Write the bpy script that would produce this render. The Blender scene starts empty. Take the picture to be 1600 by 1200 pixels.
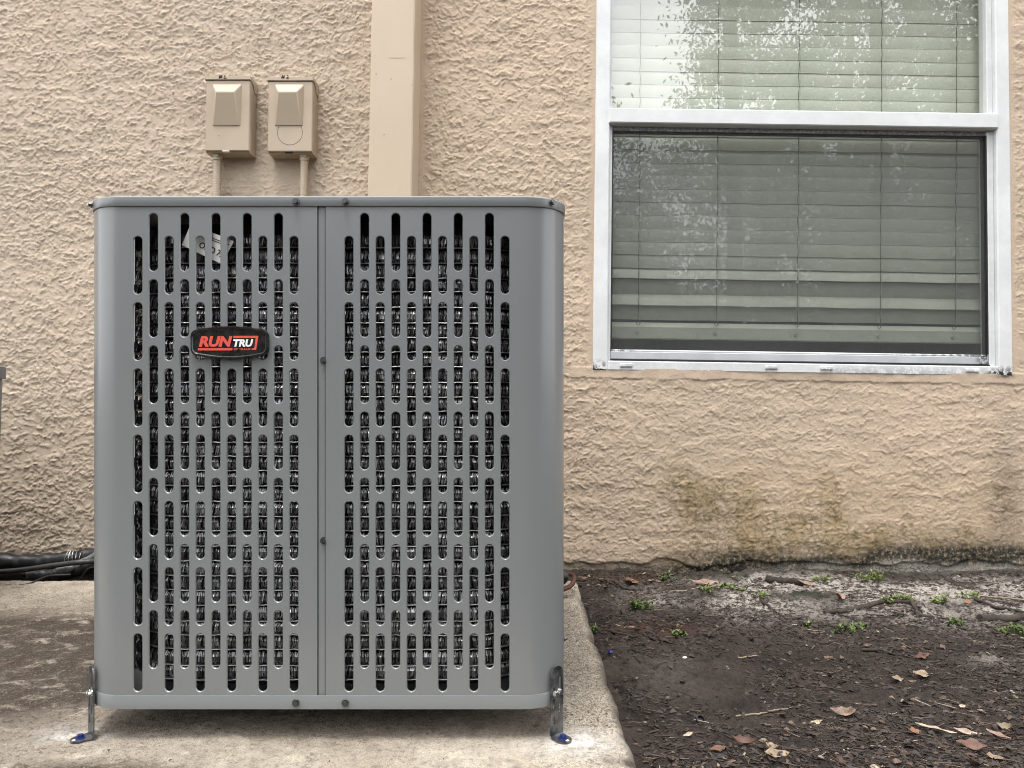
import bpy, math, random
import numpy as np
from math import sin, cos, tan, pi, radians
from mathutils import Vector, Matrix

random.seed(7)
RNG = np.random.default_rng(11)
SC = bpy.context.scene
COL = SC.collection

# ------------------------------------------------------------------ camera
TH = radians(2.2)                      # the phone looks up a little
HC = 0.521                             # lens height above the slab
FPX = 1155.0                           # focal length in photo pixels (1600 wide)
cam_d = bpy.data.cameras.new('camera')
cam_d.sensor_width = 36.0
cam_d.lens = 36.0 * FPX / 1600.0
cam_d.clip_start = 0.02
cam_d.clip_end = 900.0
cam = bpy.data.objects.new('camera', cam_d)
COL.objects.link(cam)
cam.location = (0, 0, HC)
cam.rotation_euler = (pi / 2 + TH, 0, 0)
SC.camera = cam

# ------------------------------------------------------------------ sky, sun, exposure
SUN_EL, SUN_AZ = radians(74), radians(200)
world = bpy.data.worlds.new("World")
SC.world = world
world.use_nodes = True
wn, wl = world.node_tree.nodes, world.node_tree.links
wn.clear()
w_out = wn.new('ShaderNodeOutputWorld')
w_bg = wn.new('ShaderNodeBackground')
w_sky = wn.new('ShaderNodeTexSky')
w_sky.sky_type = 'NISHITA'
w_sky.sun_disc = False
w_sky.sun_elevation = SUN_EL
w_sky.sun_rotation = SUN_AZ
w_sky.dust_density = 6.0
w_sky.air_density = 1.0
w_hs = wn.new('ShaderNodeHueSaturation')
w_hs.inputs['Saturation'].default_value = 0.12
w_mix = wn.new('ShaderNodeMixRGB')
w_mix.inputs[0].default_value = 0.72           # closed cloud deck over the clear sky
w_mix.inputs[2].default_value = (15.0, 15.2, 15.6, 1)
w_bg.inputs['Strength'].default_value = 0.12
wl.new(w_sky.outputs[0], w_hs.inputs['Color'])
wl.new(w_hs.outputs[0], w_mix.inputs[1])
wl.new(w_mix.outputs[0], w_bg.inputs[0])
wl.new(w_bg.outputs[0], w_out.inputs[0])

sun_d = bpy.data.lights.new('sun', 'SUN')
sun_d.energy = 1.5
sun_d.angle = radians(18)
sun_d.color = (1.0, 0.97, 0.92)
sun = bpy.data.objects.new('sun', sun_d)
COL.objects.link(sun)
sun.rotation_euler = Vector((0.10, 0.27, -1.0)).to_track_quat('-Z', 'Y').to_euler()

SC.view_settings.view_transform = 'Standard'
SC.view_settings.look = 'None'
SC.view_settings.exposure = 0.95
SC.view_settings.gamma = 1.0
SC.view_settings.use_curve_mapping = False
SC.render.engine = 'CYCLES'
SC.cycles.use_denoising = True
SC.cycles.pixel_filter_type = 'BLACKMAN_HARRIS'
SC.cycles.filter_width = 1.05
SC.cycles.max_bounces = 8
SC.cycles.transparent_max_bounces = 12
SC.cycles.caustics_reflective = False
SC.cycles.caustics_refractive = False

# ------------------------------------------------------------------ geometry of the place
D1 = 1.192                              # front of the unit
D2 = 2.42                               # wall plane
AL = radians(2.2)                       # slab slopes towards the viewer
UHALF = 0.3885                          # unit half width
UR = 0.068                              # unit corner radius
UCX = -0.302                            # unit centre


def ray(px, py):
    dx, dy = (px - 800.0) / FPX, -(py - 600.0) / FPX
    return Vector((dx, cos(TH) - dy * sin(TH), sin(TH) + dy * cos(TH)))


def at_y(px, py, y):
    d = ray(px, py)
    return Vector((0, 0, HC)) + d * (y / d.y)


def at_z(px, py, z):
    d = ray(px, py)
    return Vector((0, 0, HC)) + d * ((z - HC) / d.z)


def pad_z(y):
    return (y - D1) * tan(AL)


U_ROOT = Vector((UCX, D1 + UHALF * cos(AL), UHALF * sin(AL)))
U_M = Matrix.Translation(U_ROOT) @ Matrix.Rotation(AL, 4, 'X')
U_MI = U_M.inverted()


def unit_pt(px, py, depth=0.0):
    """pixel -> local point of the unit on the plane 'depth' behind its front"""
    o = U_MI @ Vector((0, 0, HC))
    d = U_MI.to_3x3() @ ray(px, py)
    t = (-UHALF + depth - o.y) / d.y
    return o + d * t


def unit_z(py):
    return unit_pt(504, py).z


# ------------------------------------------------------------------ helpers: meshes
def mesh_np(name, V, F):
    """V (n,3) array, F (m,k) array of equal sized faces"""
    V = np.asarray(V, np.float32)
    F = np.asarray(F, np.int32)
    me = bpy.data.meshes.new(name)
    me.vertices.add(len(V))
    me.vertices.foreach_set('co', V.ravel())
    m, k = F.shape
    me.loops.add(m * k)
    me.loops.foreach_set('vertex_index', F.ravel())
    me.polygons.add(m)
    me.polygons.foreach_set('loop_start', np.arange(0, m * k, k, dtype=np.int32))
    me.polygons.foreach_set('loop_total', np.full(m, k, np.int32))
    me.update(calc_edges=True)
    me.validate()
    return me


class MB:
    """collects shapes, builds one mesh object"""

    def __init__(self):
        self.v, self.f = [], []

    def add(self, verts, faces):
        b = len(self.v)
        self.v += [tuple(p) for p in verts]
        self.f += [tuple(i + b for i in fc) for fc in faces]

    def box(self, c, s, M=None):
        x, y, z = (q / 2 for q in s)
        P = [Vector(p) for p in ((-x, -y, -z), (x, -y, -z), (x, y, -z), (-x, y, -z),
                                 (-x, -y, z), (x, -y, z), (x, y, z), (-x, y, z))]
        c = Vector(c)
        P = [(M @ p if M else p) + c for p in P]
        self.add(P, [(0, 3, 2, 1), (4, 5, 6, 7), (0, 1, 5, 4), (1, 2, 6, 5), (2, 3, 7, 6), (3, 0, 4, 7)])

    def span(self, x0, x1, y0, y1, z0, z1):
        self.box(((x0 + x1) / 2, (y0 + y1) / 2, (z0 + z1) / 2), (abs(x1 - x0), abs(y1 - y0), abs(z1 - z0)))

    def loft(self, loops, cap0=False, cap1=False, closed=True):
        n = len(loops[0])
        V = [p for lp in loops for p in lp]
        F = []
        for a in range(len(loops) - 1):
            for i in range(n if closed else n - 1):
                j = (i + 1) % n
                F.append((a * n + i, a * n + j, (a + 1) * n + j, (a + 1) * n + i))
        if cap0:
            F.append(tuple(range(n - 1, -1, -1)))
        if cap1:
            F.append(tuple((len(loops) - 1) * n + i for i in range(n)))
        self.add(V, F)

    def tube(self, pts, r, n=8, cap=True, squash=1.0):
        pts = [Vector(p) for p in pts]
        rs = r if isinstance(r, (list, tuple)) else [r] * len(pts)
        loops = []
        up = None
        for i, p in enumerate(pts):
            t = (pts[min(i + 1, len(pts) - 1)] - pts[max(i - 1, 0)]).normalized()
            if up is None:
                up = Vector((0, 0, 1)) if abs(t.z) < 0.9 else Vector((0, 1, 0))
            u = t.cross(up).normalized()
            w = u.cross(t).normalized()
            up = w
            loops.append([p + (u * cos(2 * pi * k / n) + w * sin(2 * pi * k / n) * squash) * rs[i] for k in range(n)])
        self.loft(loops, cap, cap)

    def cyl(self, c, axis, r, h, n=16, r2=None):
        a = Vector(axis).normalized()
        self.tube([Vector(c), Vector(c) + a * h], [r, r if r2 is None else r2], n)

    def mesh(self, name, smooth=None):
        me = bpy.data.meshes.new(name)
        me.from_pydata(self.v, [], self.f)
        me.update()
        if smooth is not None:
            me.shade_smooth()
            me.set_sharp_from_angle(angle=radians(smooth))
        return me

    def build(self, name, material, parent=None, smooth=None):
        return link(name, self.mesh(name, smooth), material, parent)


def link(name, me, material=None, parent=None):
    if material is not None and not me.materials:
        me.materials.append(material)
    o = bpy.data.objects.new(name, me)
    COL.objects.link(o)
    if parent:
        o.parent = parent
    return o


def tag(o, label, cat, group=None):
    o['label'] = label
    o['category'] = cat
    if group:
        o['group'] = group
    return o


def thing(name, label, cat, loc=(0, 0, 0), group=None):
    o = bpy.data.objects.new(name, None)
    o.empty_display_size = 0.05
    COL.objects.link(o)
    o.location = loc
    return tag(o, label, cat, group)


def structure(o):
    o['kind'] = 'structure'
    return o


def stuff(o):
    o['kind'] = 'stuff'
    return o


def rr(hw, hd, r, z, n=10, m=4):
    """rounded rectangle loop, counter clockwise, starting at the front centre"""
    P = []
    corners = [(hw - r, -hd + r, -pi / 2), (hw - r, hd - r, 0), (-hw + r, hd - r, pi / 2), (-hw + r, -hd + r, pi)]
    for cx, cy, a0 in corners:
        for i in range(n + 1):
            a = a0 + (pi / 2) * i / n
            P.append(Vector((cx + r * cos(a), cy + r * sin(a), z)))
    return P


# ------------------------------------------------------------------ helpers: noise
PERM = RNG.permutation(512).astype(np.int64)
GANG = RNG.random(512) * 2 * pi
GX, GY = np.cos(GANG), np.sin(GANG)


def perlin(x, y, seed=0):
    x = np.asarray(x, float) + seed * 17.31
    y = np.asarray(y, float) + seed * 9.77
    ix, iy = np.floor(x).astype(np.int64), np.floor(y).astype(np.int64)
    fx, fy = x - ix, y - iy
    ux = fx * fx * fx * (fx * (fx * 6 - 15) + 10)
    uy = fy * fy * fy * (fy * (fy * 6 - 15) + 10)

    def g(i, j, dx, dy):
        h = PERM[(PERM[i & 511] + j) & 511]
        return GX[h] * dx + GY[h] * dy
    a = g(ix, iy, fx, fy)
    b = g(ix + 1, iy, fx - 1, fy)
    c = g(ix, iy + 1, fx, fy - 1)
    d = g(ix + 1, iy + 1, fx - 1, fy - 1)
    return (a + (b - a) * ux + (c + (d - c) * ux - a - (b - a) * ux) * uy) * 1.5


def fbm(x, y, seed=0, octv=3, gain=0.5):
    s, a = 0, 1.0
    for o in range(octv):
        s = s + a * perlin(x * 2 ** o, y * 2 ** o, seed + o * 3)
        a *= gain
    return s


def sst(a, b, x):
    t = np.clip((x - a) / (b - a), 0, 1)
    return t * t * (3 - 2 * t)


def grid_faces(nx, ny, keep=None):
    i = np.arange(nx - 1)
    j = np.arange(ny - 1)
    I, J = np.meshgrid(i, j)
    a = (J * nx + I).ravel()
    F = np.stack([a, a + 1, a + nx + 1, a + nx], 1)
    if keep is not None:
        F = F[keep.ravel()]
    return F


def compact(V, F, *attrs):
    used = np.zeros(len(V), bool)
    used[F.ravel()] = True
    idx = np.cumsum(used) - 1
    return (V[used], idx[F]) + tuple(a[used] for a in attrs)


def set_color(me, name, rgb):
    a = me.color_attributes.new(name, 'FLOAT_COLOR', 'POINT')
    buf = np.ones((len(me.vertices), 4), np.float32)
    buf[:, :3] = rgb
    a.data.foreach_set('color', buf.ravel())


# ------------------------------------------------------------------ helpers: materials
class NT:
    def __init__(self, name):
        self.m = bpy.data.materials.new(name)
        self.m.use_nodes = True
        self.n, self.l = self.m.node_tree.nodes, self.m.node_tree.links
        self.n.clear()
        self.out = self.n.new('ShaderNodeOutputMaterial')
        self.co = self.n.new('ShaderNodeTexCoord').outputs['Object']

    def put(self, sock, v):
        if isinstance(v, bpy.types.NodeSocket):
            self.l.new(v, sock)
        elif isinstance(v, (tuple, list)):
            sock.default_value = tuple(v) + (1,) if len(v) == 3 and len(sock.default_value) == 4 else v
        else:
            sock.default_value = v

    def noise(self, scale, detail=3, rough=0.55, dist=0.0, co=None, stretch=None):
        nd = self.n.new('ShaderNodeTexNoise')
        nd.inputs['Scale'].default_value = scale
        nd.inputs['Detail'].default_value = detail
        nd.inputs['Roughness'].default_value = rough
        nd.inputs['Distortion'].default_value = dist
        c = co or self.co
        if stretch:
            mp = self.n.new('ShaderNodeMapping')
            mp.inputs['Scale'].default_value = stretch
            self.l.new(c, mp.inputs[0])
            c = mp.outputs[0]
        self.l.new(c, nd.inputs['Vector'])
        return nd.outputs['Fac']

    def ramp(self, fac, a, b, lo=0.0, hi=1.0):
        nd = self.n.new('ShaderNodeMapRange')
        nd.interpolation_type = 'SMOOTHSTEP'
        for i, v in enumerate((fac, a, b, lo, hi)):
            self.put(nd.inputs[i], v)
        return nd.outputs[0]

    def mix(self, fac, a, b, mode='MIX'):
        nd = self.n.new('ShaderNodeMixRGB')
        nd.blend_type = mode
        self.put(nd.inputs[0], fac)
        self.put(nd.inputs[1], a)
        self.put(nd.inputs[2], b)
        return nd.outputs[0]

    def math(self, op, a, b=0.0):
        nd = self.n.new('ShaderNodeMath')
        nd.operation = op
        self.put(nd.inputs[0], a)
        self.put(nd.inputs[1], b)
        return nd.outputs[0]

    def attr(self, name):
        nd = self.n.new('ShaderNodeAttribute')
        nd.attribute_name = name
        sp = self.n.new('ShaderNodeSeparateColor')
        self.l.new(nd.outputs['Color'], sp.inputs[0])
        return nd.outputs['Color'], sp.outputs

    def bump(self, h, strength=0.3, dist=0.002):
        nd = self.n.new('ShaderNodeBump')
        nd.inputs['Strength'].default_value = strength
        nd.inputs['Distance'].default_value = dist
        self.l.new(h, nd.inputs['Height'])
        return nd.outputs[0]

    def principled(self, color, rough=0.6, metal=0.0, normal=None, spec=0.5, coat=0.0, coat_rough=0.2):
        p = self.n.new('ShaderNodeBsdfPrincipled')
        self.put(p.inputs['Base Color'], color)
        self.put(p.inputs['Roughness'], rough)
        self.put(p.inputs['Metallic'], metal)
        self.put(p.inputs['Specular IOR Level'], spec)
        self.put(p.inputs['Coat Weight'], coat)
        self.put(p.inputs['Coat Roughness'], coat_rough)
        if normal is not None:
            self.l.new(normal, p.inputs['Normal'])
        self.l.new(p.outputs[0], self.out.inputs[0])
        return self.m


def simple(name, color, rough=0.6, metal=0.0, var=0.12, scale=30, bump=0.1, bscale=200, spec=0.5, coat=0.0):
    t = NT(name)
    c2 = tuple(c * (1 - var * 2) for c in color)
    n = t.noise(scale, 4)
    col = t.mix(t.ramp(n, 0.3, 0.7), c2, color)
    b = t.bump(t.noise(bscale, 3), bump, 0.001)
    r = t.ramp(t.noise(scale * 1.7, 3), 0.3, 0.7, max(rough - 0.08, 0.03), min(rough + 0.08, 1))
    return t.principled(col, r, metal, b, spec, coat)


M = {}
# stucco: pinkish tan paint with algae (r), mildew (g) and pale dust (b) marks from the wall's own stain map
t = NT('stucco_paint')
_, st = t.attr('stain')
n1, n2, n3 = t.noise(1.3, 4), t.noise(60, 4, 0.65), t.noise(240, 3, 0.7)
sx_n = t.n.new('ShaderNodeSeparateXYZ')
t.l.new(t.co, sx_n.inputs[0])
side = t.ramp(sx_n.outputs[0], -0.48, -0.42)        # left bay greyer and darker, partly the dimmer light there put into the colour
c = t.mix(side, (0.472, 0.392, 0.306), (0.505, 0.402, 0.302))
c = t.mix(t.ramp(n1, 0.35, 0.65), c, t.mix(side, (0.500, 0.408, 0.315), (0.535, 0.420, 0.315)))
c = t.mix(t.ramp(n2, 0.3, 0.75, 0, 0.35), c, (0.45, 0.345, 0.255))
c = t.mix(t.math('MULTIPLY', st[0], t.ramp(t.noise(11, 5, 0.65, stretch=(1, 1, 0.45)), 0.30, 0.70, 0.1, 0.8)), c, (0.33, 0.235, 0.115))
alg = t.math('MULTIPLY', t.ramp(st[0], 0.35, 0.9), t.ramp(t.noise(46, 6, 0.75), 0.40, 0.72))
c = t.mix(alg, c, (0.12, 0.095, 0.038))
mil = t.math('MULTIPLY', st[1], t.ramp(t.noise(75, 5, 0.75), 0.27, 0.55))
c = t.mix(mil, c, (0.022, 0.022, 0.018))
c = t.mix(t.math('MULTIPLY', st[2], t.ramp(n3, 0.35, 0.6)), c, (0.42, 0.39, 0.34))
e2 = t.ramp(t.noise(88, 5, 0.6, 0.6), 0.555, 0.585)
edge = t.math('ADD', t.math('MULTIPLY', e2, 0.7), t.math('MULTIPLY', n3, 0.6))
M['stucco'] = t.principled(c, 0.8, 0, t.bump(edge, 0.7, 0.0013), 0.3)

t = NT('smooth_tan_paint')
n1, n2 = t.noise(3, 4), t.noise(160, 4, 0.6)
c = t.mix(t.ramp(n1, 0.3, 0.7), (0.485, 0.39, 0.285), (0.52, 0.415, 0.305))
c = t.mix(t.ramp(t.noise(45, 5, 0.7, stretch=(1, 1, 0.3)), 0.6, 0.75, 0, 0.25), c, (0.33, 0.27, 0.2))
M['tan'] = t.principled(c, 0.42, 0, t.bump(n2, 0.12, 0.001), 0.5)

t = NT('box_tan_paint')
n1, n2 = t.noise(9, 4), t.noise(300, 4, 0.6)
c = t.mix(t.ramp(n1, 0.3, 0.7), (0.385, 0.31, 0.225), (0.42, 0.34, 0.25))
c = t.mix(t.ramp(t.noise(70, 5, 0.7), 0.62, 0.75, 0, 0.4), c, (0.26, 0.21, 0.15))
M['box'] = t.principled(c, 0.38, 0, t.bump(n2, 0.1, 0.0008), 0.5)

t = NT('grey_enamel')
n1, n2 = t.noise(2.2, 3), t.noise(520, 2, 0.5)
c = t.mix(t.ramp(n1, 0.3, 0.7), (0.178, 0.187, 0.190), (0.184, 0.193, 0.196))
M['enamel'] = t.principled(c, 0.31, 0.0, None, 0.5, 0.3, 0.14)

M['steel'] = simple('dark_screw_steel', (0.16, 0.16, 0.16), 0.35, 0.9, 0.2, 300, 0.1, 900)
t = NT('galvanized_steel')
n1 = t.noise(60, 3)
c = t.mix(t.ramp(n1, 0.35, 0.65), (0.09, 0.093, 0.096), (0.20, 0.205, 0.21))
M['galv'] = t.principled(c, t.ramp(n1, 0.3, 0.7, 0.28, 0.5), 0.9, t.bump(t.noise(400, 3), 0.08, 0.0005))
M['zinc'] = simple('bright_zinc', (0.62, 0.62, 0.60), 0.25, 1.0, 0.1, 200, 0.05, 900)
M['blue'] = simple('blue_coated_steel', (0.012, 0.03, 0.16), 0.35, 0.3, 0.2, 200, 0.1, 600)
t = NT('spiny_aluminium')
n1 = t.noise(35, 4, 0.6)
c = t.mix(t.ramp(n1, 0.35, 0.68), (0.13, 0.13, 0.132), (0.40, 0.40, 0.41))
M['fin'] = t.principled(c, 0.34, 0.85)
M['rim'] = simple('crimp_highlight', (0.40, 0.40, 0.40), 0.35, 0.7, 0.25, 60, 0.1, 400)
M['black'] = simple('interior_black', (0.012, 0.012, 0.012), 0.7, 0, 0.2, 40, 0.1, 200)
M['badge'] = simple('black_badge_plastic', (0.012, 0.012, 0.011), 0.28, 0, 0.2, 60, 0.05, 600, coat=0.3)
M['red'] = simple('red_print', (0.72, 0.085, 0.06), 0.45, 0, 0.06, 300, 0.02, 800)
M['pink'] = simple('pale_red_print', (0.80, 0.40, 0.38), 0.45, 0, 0.06, 300, 0.02, 800)
M['white_print'] = simple('white_print', (0.82, 0.82, 0.82), 0.45, 0, 0.03, 300, 0.02, 800)
M['ink'] = simple('dark_ink', (0.02, 0.018, 0.016), 0.6, 0, 0.1, 100, 0.02, 800)
M['paper'] = simple('white_paper', (0.74, 0.735, 0.71), 0.6, 0, 0.03, 60, 0.1, 300)

t = NT('white_vinyl')
_, st = t.attr('grime')
n1, n2 = t.noise(8, 5, 0.6), t.noise(60, 5, 0.75)
c = t.mix(t.ramp(n1, 0.35, 0.7), (0.64, 0.645, 0.65), (0.72, 0.725, 0.73))
c = t.mix(t.ramp(t.noise(30, 6, 0.75), 0.60, 0.78, 0, 0.35), c, (0.45, 0.43, 0.38))
c = t.mix(t.math('MULTIPLY', st[0], t.ramp(n2, 0.44, 0.52)), c, (0.015, 0.015, 0.013))
M['vinyl'] = t.principled(c, 0.38, 0, t.bump(t.noise(200, 3), 0.06, 0.0006), 0.5)
t = NT('grey_vinyl')
_, st = t.attr('grime')
c = t.mix(t.ramp(t.noise(12, 5), 0.35, 0.7), (0.43, 0.44, 0.46), (0.50, 0.51, 0.53))
c = t.mix(t.math('MULTIPLY', st[0], t.ramp(t.noise(95, 5, 0.75), 0.45, 0.53)), c, (0.012, 0.012, 0.011))
M['vinyl_grey'] = t.principled(c, 0.42, 0, t.bump(t.noise(200, 3), 0.06, 0.0006), 0.5)
M['gasket'] = simple('black_gasket', (0.012, 0.012, 0.012), 0.6)


def glass_mat(name, tint, f0):
    t = NT(name)
    tr = t.n.new('ShaderNodeBsdfTransparent')
    tr.inputs[0].default_value = tint + (1,)
    gl = t.n.new('ShaderNodeBsdfGlossy')
    gl.inputs['Roughness'].default_value = 0.004
    t.l.new(t.bump(t.noise(2.3, 1), 0.05, 0.004), gl.inputs['Normal'])
    lw = t.n.new('ShaderNodeLayerWeight')
    fac = t.math('ADD', t.math('MULTIPLY', t.math('POWER', lw.outputs['Facing'], 5.0), 1 - f0), f0)
    mx = t.n.new('ShaderNodeMixShader')
    t.l.new(fac, mx.inputs[0])
    t.l.new(tr.outputs[0], mx.inputs[1])
    t.l.new(gl.outputs[0], mx.inputs[2])
    df = t.n.new('ShaderNodeBsdfDiffuse')
    df.inputs[0].default_value = (0.5, 0.5, 0.46, 1)
    m2 = t.n.new('ShaderNodeMixShader')
    dust = t.math('ADD', t.ramp(t.noise(70, 6, 0.8), 0.66, 0.80, 0, 0.35), t.ramp(t.noise(3, 4), 0.4, 0.8, 0.0, 0.035))
    t.l.new(dust, m2.inputs[0])
    t.l.new(mx.outputs[0], m2.inputs[1])
    t.l.new(df.outputs[0], m2.inputs[2])
    t.l.new(m2.outputs[0], t.out.inputs[0])
    return t.m


M['glass'] = glass_mat('window_glass', (0.90, 0.93, 0.88), 0.20)
t = NT('insect_screen_mesh')
tr = t.n.new('ShaderNodeBsdfTransparent')
df = t.n.new('ShaderNodeBsdfDiffuse')
df.inputs[0].default_value = (0.12, 0.12, 0.122, 1)
mx = t.n.new('ShaderNodeMixShader')
t.l.new(t.ramp(t.noise(5, 4), 0.3, 0.7, 0.36, 0.42), mx.inputs[0])
t.l.new(tr.outputs[0], mx.inputs[1])
t.l.new(df.outputs[0], mx.inputs[2])
t.l.new(mx.outputs[0], t.out.inputs[0])
M['screen'] = t.m
M['slat'] = simple('cream_blind_vinyl', (0.76, 0.765, 0.695), 0.45, 0, 0.05, 8, 0.08, 90)
M['slat_edge'] = simple('slat_edge_highlight', (0.93, 0.93, 0.86), 0.4, 0, 0.02, 8, 0.02, 90)  # whiter strip that paints the bright light line along each slat
M['cord'] = simple('blind_cord', (0.10, 0.095, 0.08), 0.8)
M['cord_pale'] = simple('pale_blind_string', (0.62, 0.62, 0.54), 0.8)
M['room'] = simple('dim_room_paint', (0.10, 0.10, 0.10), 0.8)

t = NT('weathered_concrete')
_, st = t.attr('stain')
n1, n2, n3 = t.noise(6, 7, 0.68), t.noise(55, 5, 0.7), t.noise(330, 3, 0.7)
c = t.mix(t.ramp(n1, 0.3, 0.7), (0.43, 0.362, 0.282), (0.60, 0.53, 0.43))
c = t.mix(t.ramp(t.noise(22, 7, 0.75), 0.47, 0.66, 0, 0.6), c, (0.235, 0.195, 0.155))
c = t.mix(t.ramp(t.noise(31, 7, 0.75), 0.5, 0.66, 0, 0.5), c, (0.56, 0.51, 0.43))
c = t.mix(t.math('MULTIPLY', st[0], t.ramp(t.noise(17, 6, 0.72, 0.4, stretch=(1, 1.6, 1)), 0.27, 0.50)), c, (0.045, 0.029, 0.020))
c = t.mix(t.math('MULTIPLY', st[0], t.ramp(t.noise(70, 6, 0.8), 0.5, 0.62)), c, (0.03, 0.02, 0.014))
c = t.mix(t.math('MULTIPLY', st[1], t.ramp(n3, 0.46, 0.60)), c, (0.06, 0.052, 0.042))
c = t.mix(t.ramp(n2, 0.54, 0.70, 0, 0.6), c, (0.20, 0.16, 0.125))
c = t.mix(t.ramp(n3, 0.58, 0.72, 0, 0.6), c, (0.62, 0.57, 0.48))
c = t.mix(t.ramp(n3, 0.42, 0.30, 0, 0.6), c, (0.14, 0.115, 0.09))
spk = t.math('MULTIPLY', t.ramp(t.noise(140, 5, 0.8), 0.53, 0.59), t.ramp(t.noise(9, 4), 0.35, 0.6, 0.25, 1.0))
c = t.mix(t.math('MULTIPLY', st[1], spk), c, (0.05, 0.042, 0.034))
c = t.mix(t.math('MULTIPLY', st[2], t.ramp(t.math('ADD', n2, t.math('MULTIPLY', n3, 0.5)), 0.55, 0.95)), c, (0.74, 0.735, 0.72))
M['concrete'] = t.principled(c, 0.85, 0, t.bump(t.math('ADD', n3, t.math('MULTIPLY', n2, 1.4)), 0.8, 0.004), 0.3)

t = NT('damp_soil')
_, st = t.attr('stain')
n1, n2, n3 = t.noise(7, 5, 0.65), t.noise(70, 5, 0.75), t.noise(300, 4, 0.75)
c = t.mix(t.ramp(n1, 0.32, 0.68), (0.020, 0.0142, 0.0112), (0.052, 0.038, 0.030))
c = t.mix(t.ramp(n2, 0.52, 0.75, 0, 0.6), c, (0.085, 0.069, 0.059))
c = t.mix(t.ramp(n3, 0.62, 0.74, 0, 0.65), c, (0.19, 0.16, 0.13))
sand = t.math('MULTIPLY', st[0], t.ramp(t.noise(38, 7, 0.78), 0.38, 0.53))
c = t.mix(sand, c, t.mix(t.ramp(n3, 0.34, 0.58), (0.17, 0.145, 0.125), (0.56, 0.51, 0.46)))
c = t.mix(t.math('MULTIPLY', st[1], t.ramp(t.noise(80, 5, 0.75), 0.3, 0.52)), c, (0.022, 0.026, 0.012))
c = t.mix(t.math('MULTIPLY', st[2], t.ramp(n2, 0.3, 0.6)), c, (0.075, 0.026, 0.014))
M['soil'] = t.principled(c, 0.82, 0, t.bump(t.math('ADD', n3, t.math('MULTIPLY', n2, 1.6)), 1.0, 0.006), 0.35)

t = NT('litter_mix')
ccol, _ = t.attr('tint')
c = t.mix(t.ramp(t.noise(260, 3), 0.35, 0.65, 0, 0.5), ccol, (0.03, 0.022, 0.017))
M['litter'] = t.principled(c, 0.65, 0, t.bump(t.noise(700, 2), 0.2, 0.0005), 0.4)
M['foam'] = simple('black_pipe_foam', (0.018, 0.018, 0.019), 0.42, 0, 0.25, 30, 0.5, 90)
M['grey_tape'] = simple('grey_tape', (0.16, 0.16, 0.165), 0.35, 0, 0.2, 40, 0.3, 120)
M['cable'] = simple('grey_black_cable', (0.055, 0.053, 0.052), 0.45, 0, 0.2, 40, 0.1, 200)
M['copper'] = simple('weathered_copper', (0.12, 0.05, 0.034), 0.5, 0.4, 0.25, 60, 0.2, 300)
M['bark'] = simple('grey_brown_bark', (0.052, 0.040, 0.031), 0.9, 0, 0.3, 40, 0.8, 120)
M['leaf_green'] = simple('dark_leaf', (0.05, 0.085, 0.028), 0.5, 0, 0.3, 3, 0.05, 50)
M['palm_green'] = simple('palm_leaf', (0.065, 0.095, 0.035), 0.45, 0, 0.3, 3, 0.05, 50)
M['weed'] = simple('weed_leaf', (0.20, 0.265, 0.065), 0.5, 0, 0.3, 60, 0.05, 200)
M['weed_dark'] = simple('dark_weed_leaf', (0.11, 0.165, 0.035), 0.5, 0, 0.3, 60, 0.05, 200)
M['stone'] = simple('white_stone', (0.72, 0.70, 0.64), 0.7, 0, 0.1, 90, 0.3, 300)
M['old_grey'] = simple('old_grey_enamel', (0.17, 0.175, 0.18), 0.45)
M['yellow'] = simple('yellow_sticker', (0.6, 0.5, 0.12), 0.5)

# ================================================================== GROUND
def ground_z(x, y):
    x, y = np.asarray(x, float), np.asarray(y, float)
    z = -0.022 + 0.016 * sst(1.3, 2.3, y)
    z = z + 0.010 * fbm(x * 3.1, y * 3.1, 40, 2) + 0.009 * fbm(x * 13, y * 17, 43, 3) + 0.0045 * np.abs(fbm(x * 28, y * 34, 45, 2))
    z = z + 0.0050 * fbm(x * 55, y * 75, 47, 3, 0.65)
    z = z + 0.012 * sst(0.08, 0.0, np.abs(y - 2.40))            # soil banked on the wall
    z = z - 0.010 * sst(0.05, 0.0, np.abs(x - 0.205)) * (y < 2.2)
    # small mossy hump near the wall
    z = z + 0.020 * np.exp(-((x - 0.83) / 0.10) ** 2 - ((y - 2.10) / 0.05) ** 2)
    far = sst(3, 9, np.hypot(x, y - 1.5))
    return z * (1 - far) - 0.02 * far


def sand_mask(x, y):
    n = fbm(x * 5, y * 7, 60, 3)
    band = np.exp(-((y - 2.15 - 0.05 * perlin(x * 3, y * 0, 61)) / 0.20) ** 2) * sst(0.45, 0.75, x + 0.12 * n)
    p2 = 0.5 * np.exp(-((x - 1.02) / 0.06) ** 2 - ((y - 1.60) / 0.03) ** 2)
    p3 = 0.45 * np.exp(-((x - 0.42) / 0.14) ** 2 - ((y - 2.15) / 0.11) ** 2)
    p4 = 0.12 * np.exp(-((x - 0.32) / 0.10) ** 2 - ((y - 1.60) / 0.16) ** 2)
    return np.clip((band * 1.7 + p2 + p3 + p4) * (0.75 + 0.6 * n), 0, 1)


def axis(lo, hi, step, far):
    mid = np.arange(lo, hi, step)
    ext = step * 1.6 * (1.28 ** np.arange(1, 60))
    ext = np.cumsum(ext)
    ext = ext[ext < far]
    return np.concatenate([lo - ext[::-1], mid, hi + ext])


gx, gy = axis(0.16, 1.85, 0.005, 600), axis(0.88, 2.45, 0.005, 600)
GXX, GYY = np.meshgrid(gx, gy)
gz = ground_z(GXX, GYY)
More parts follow.
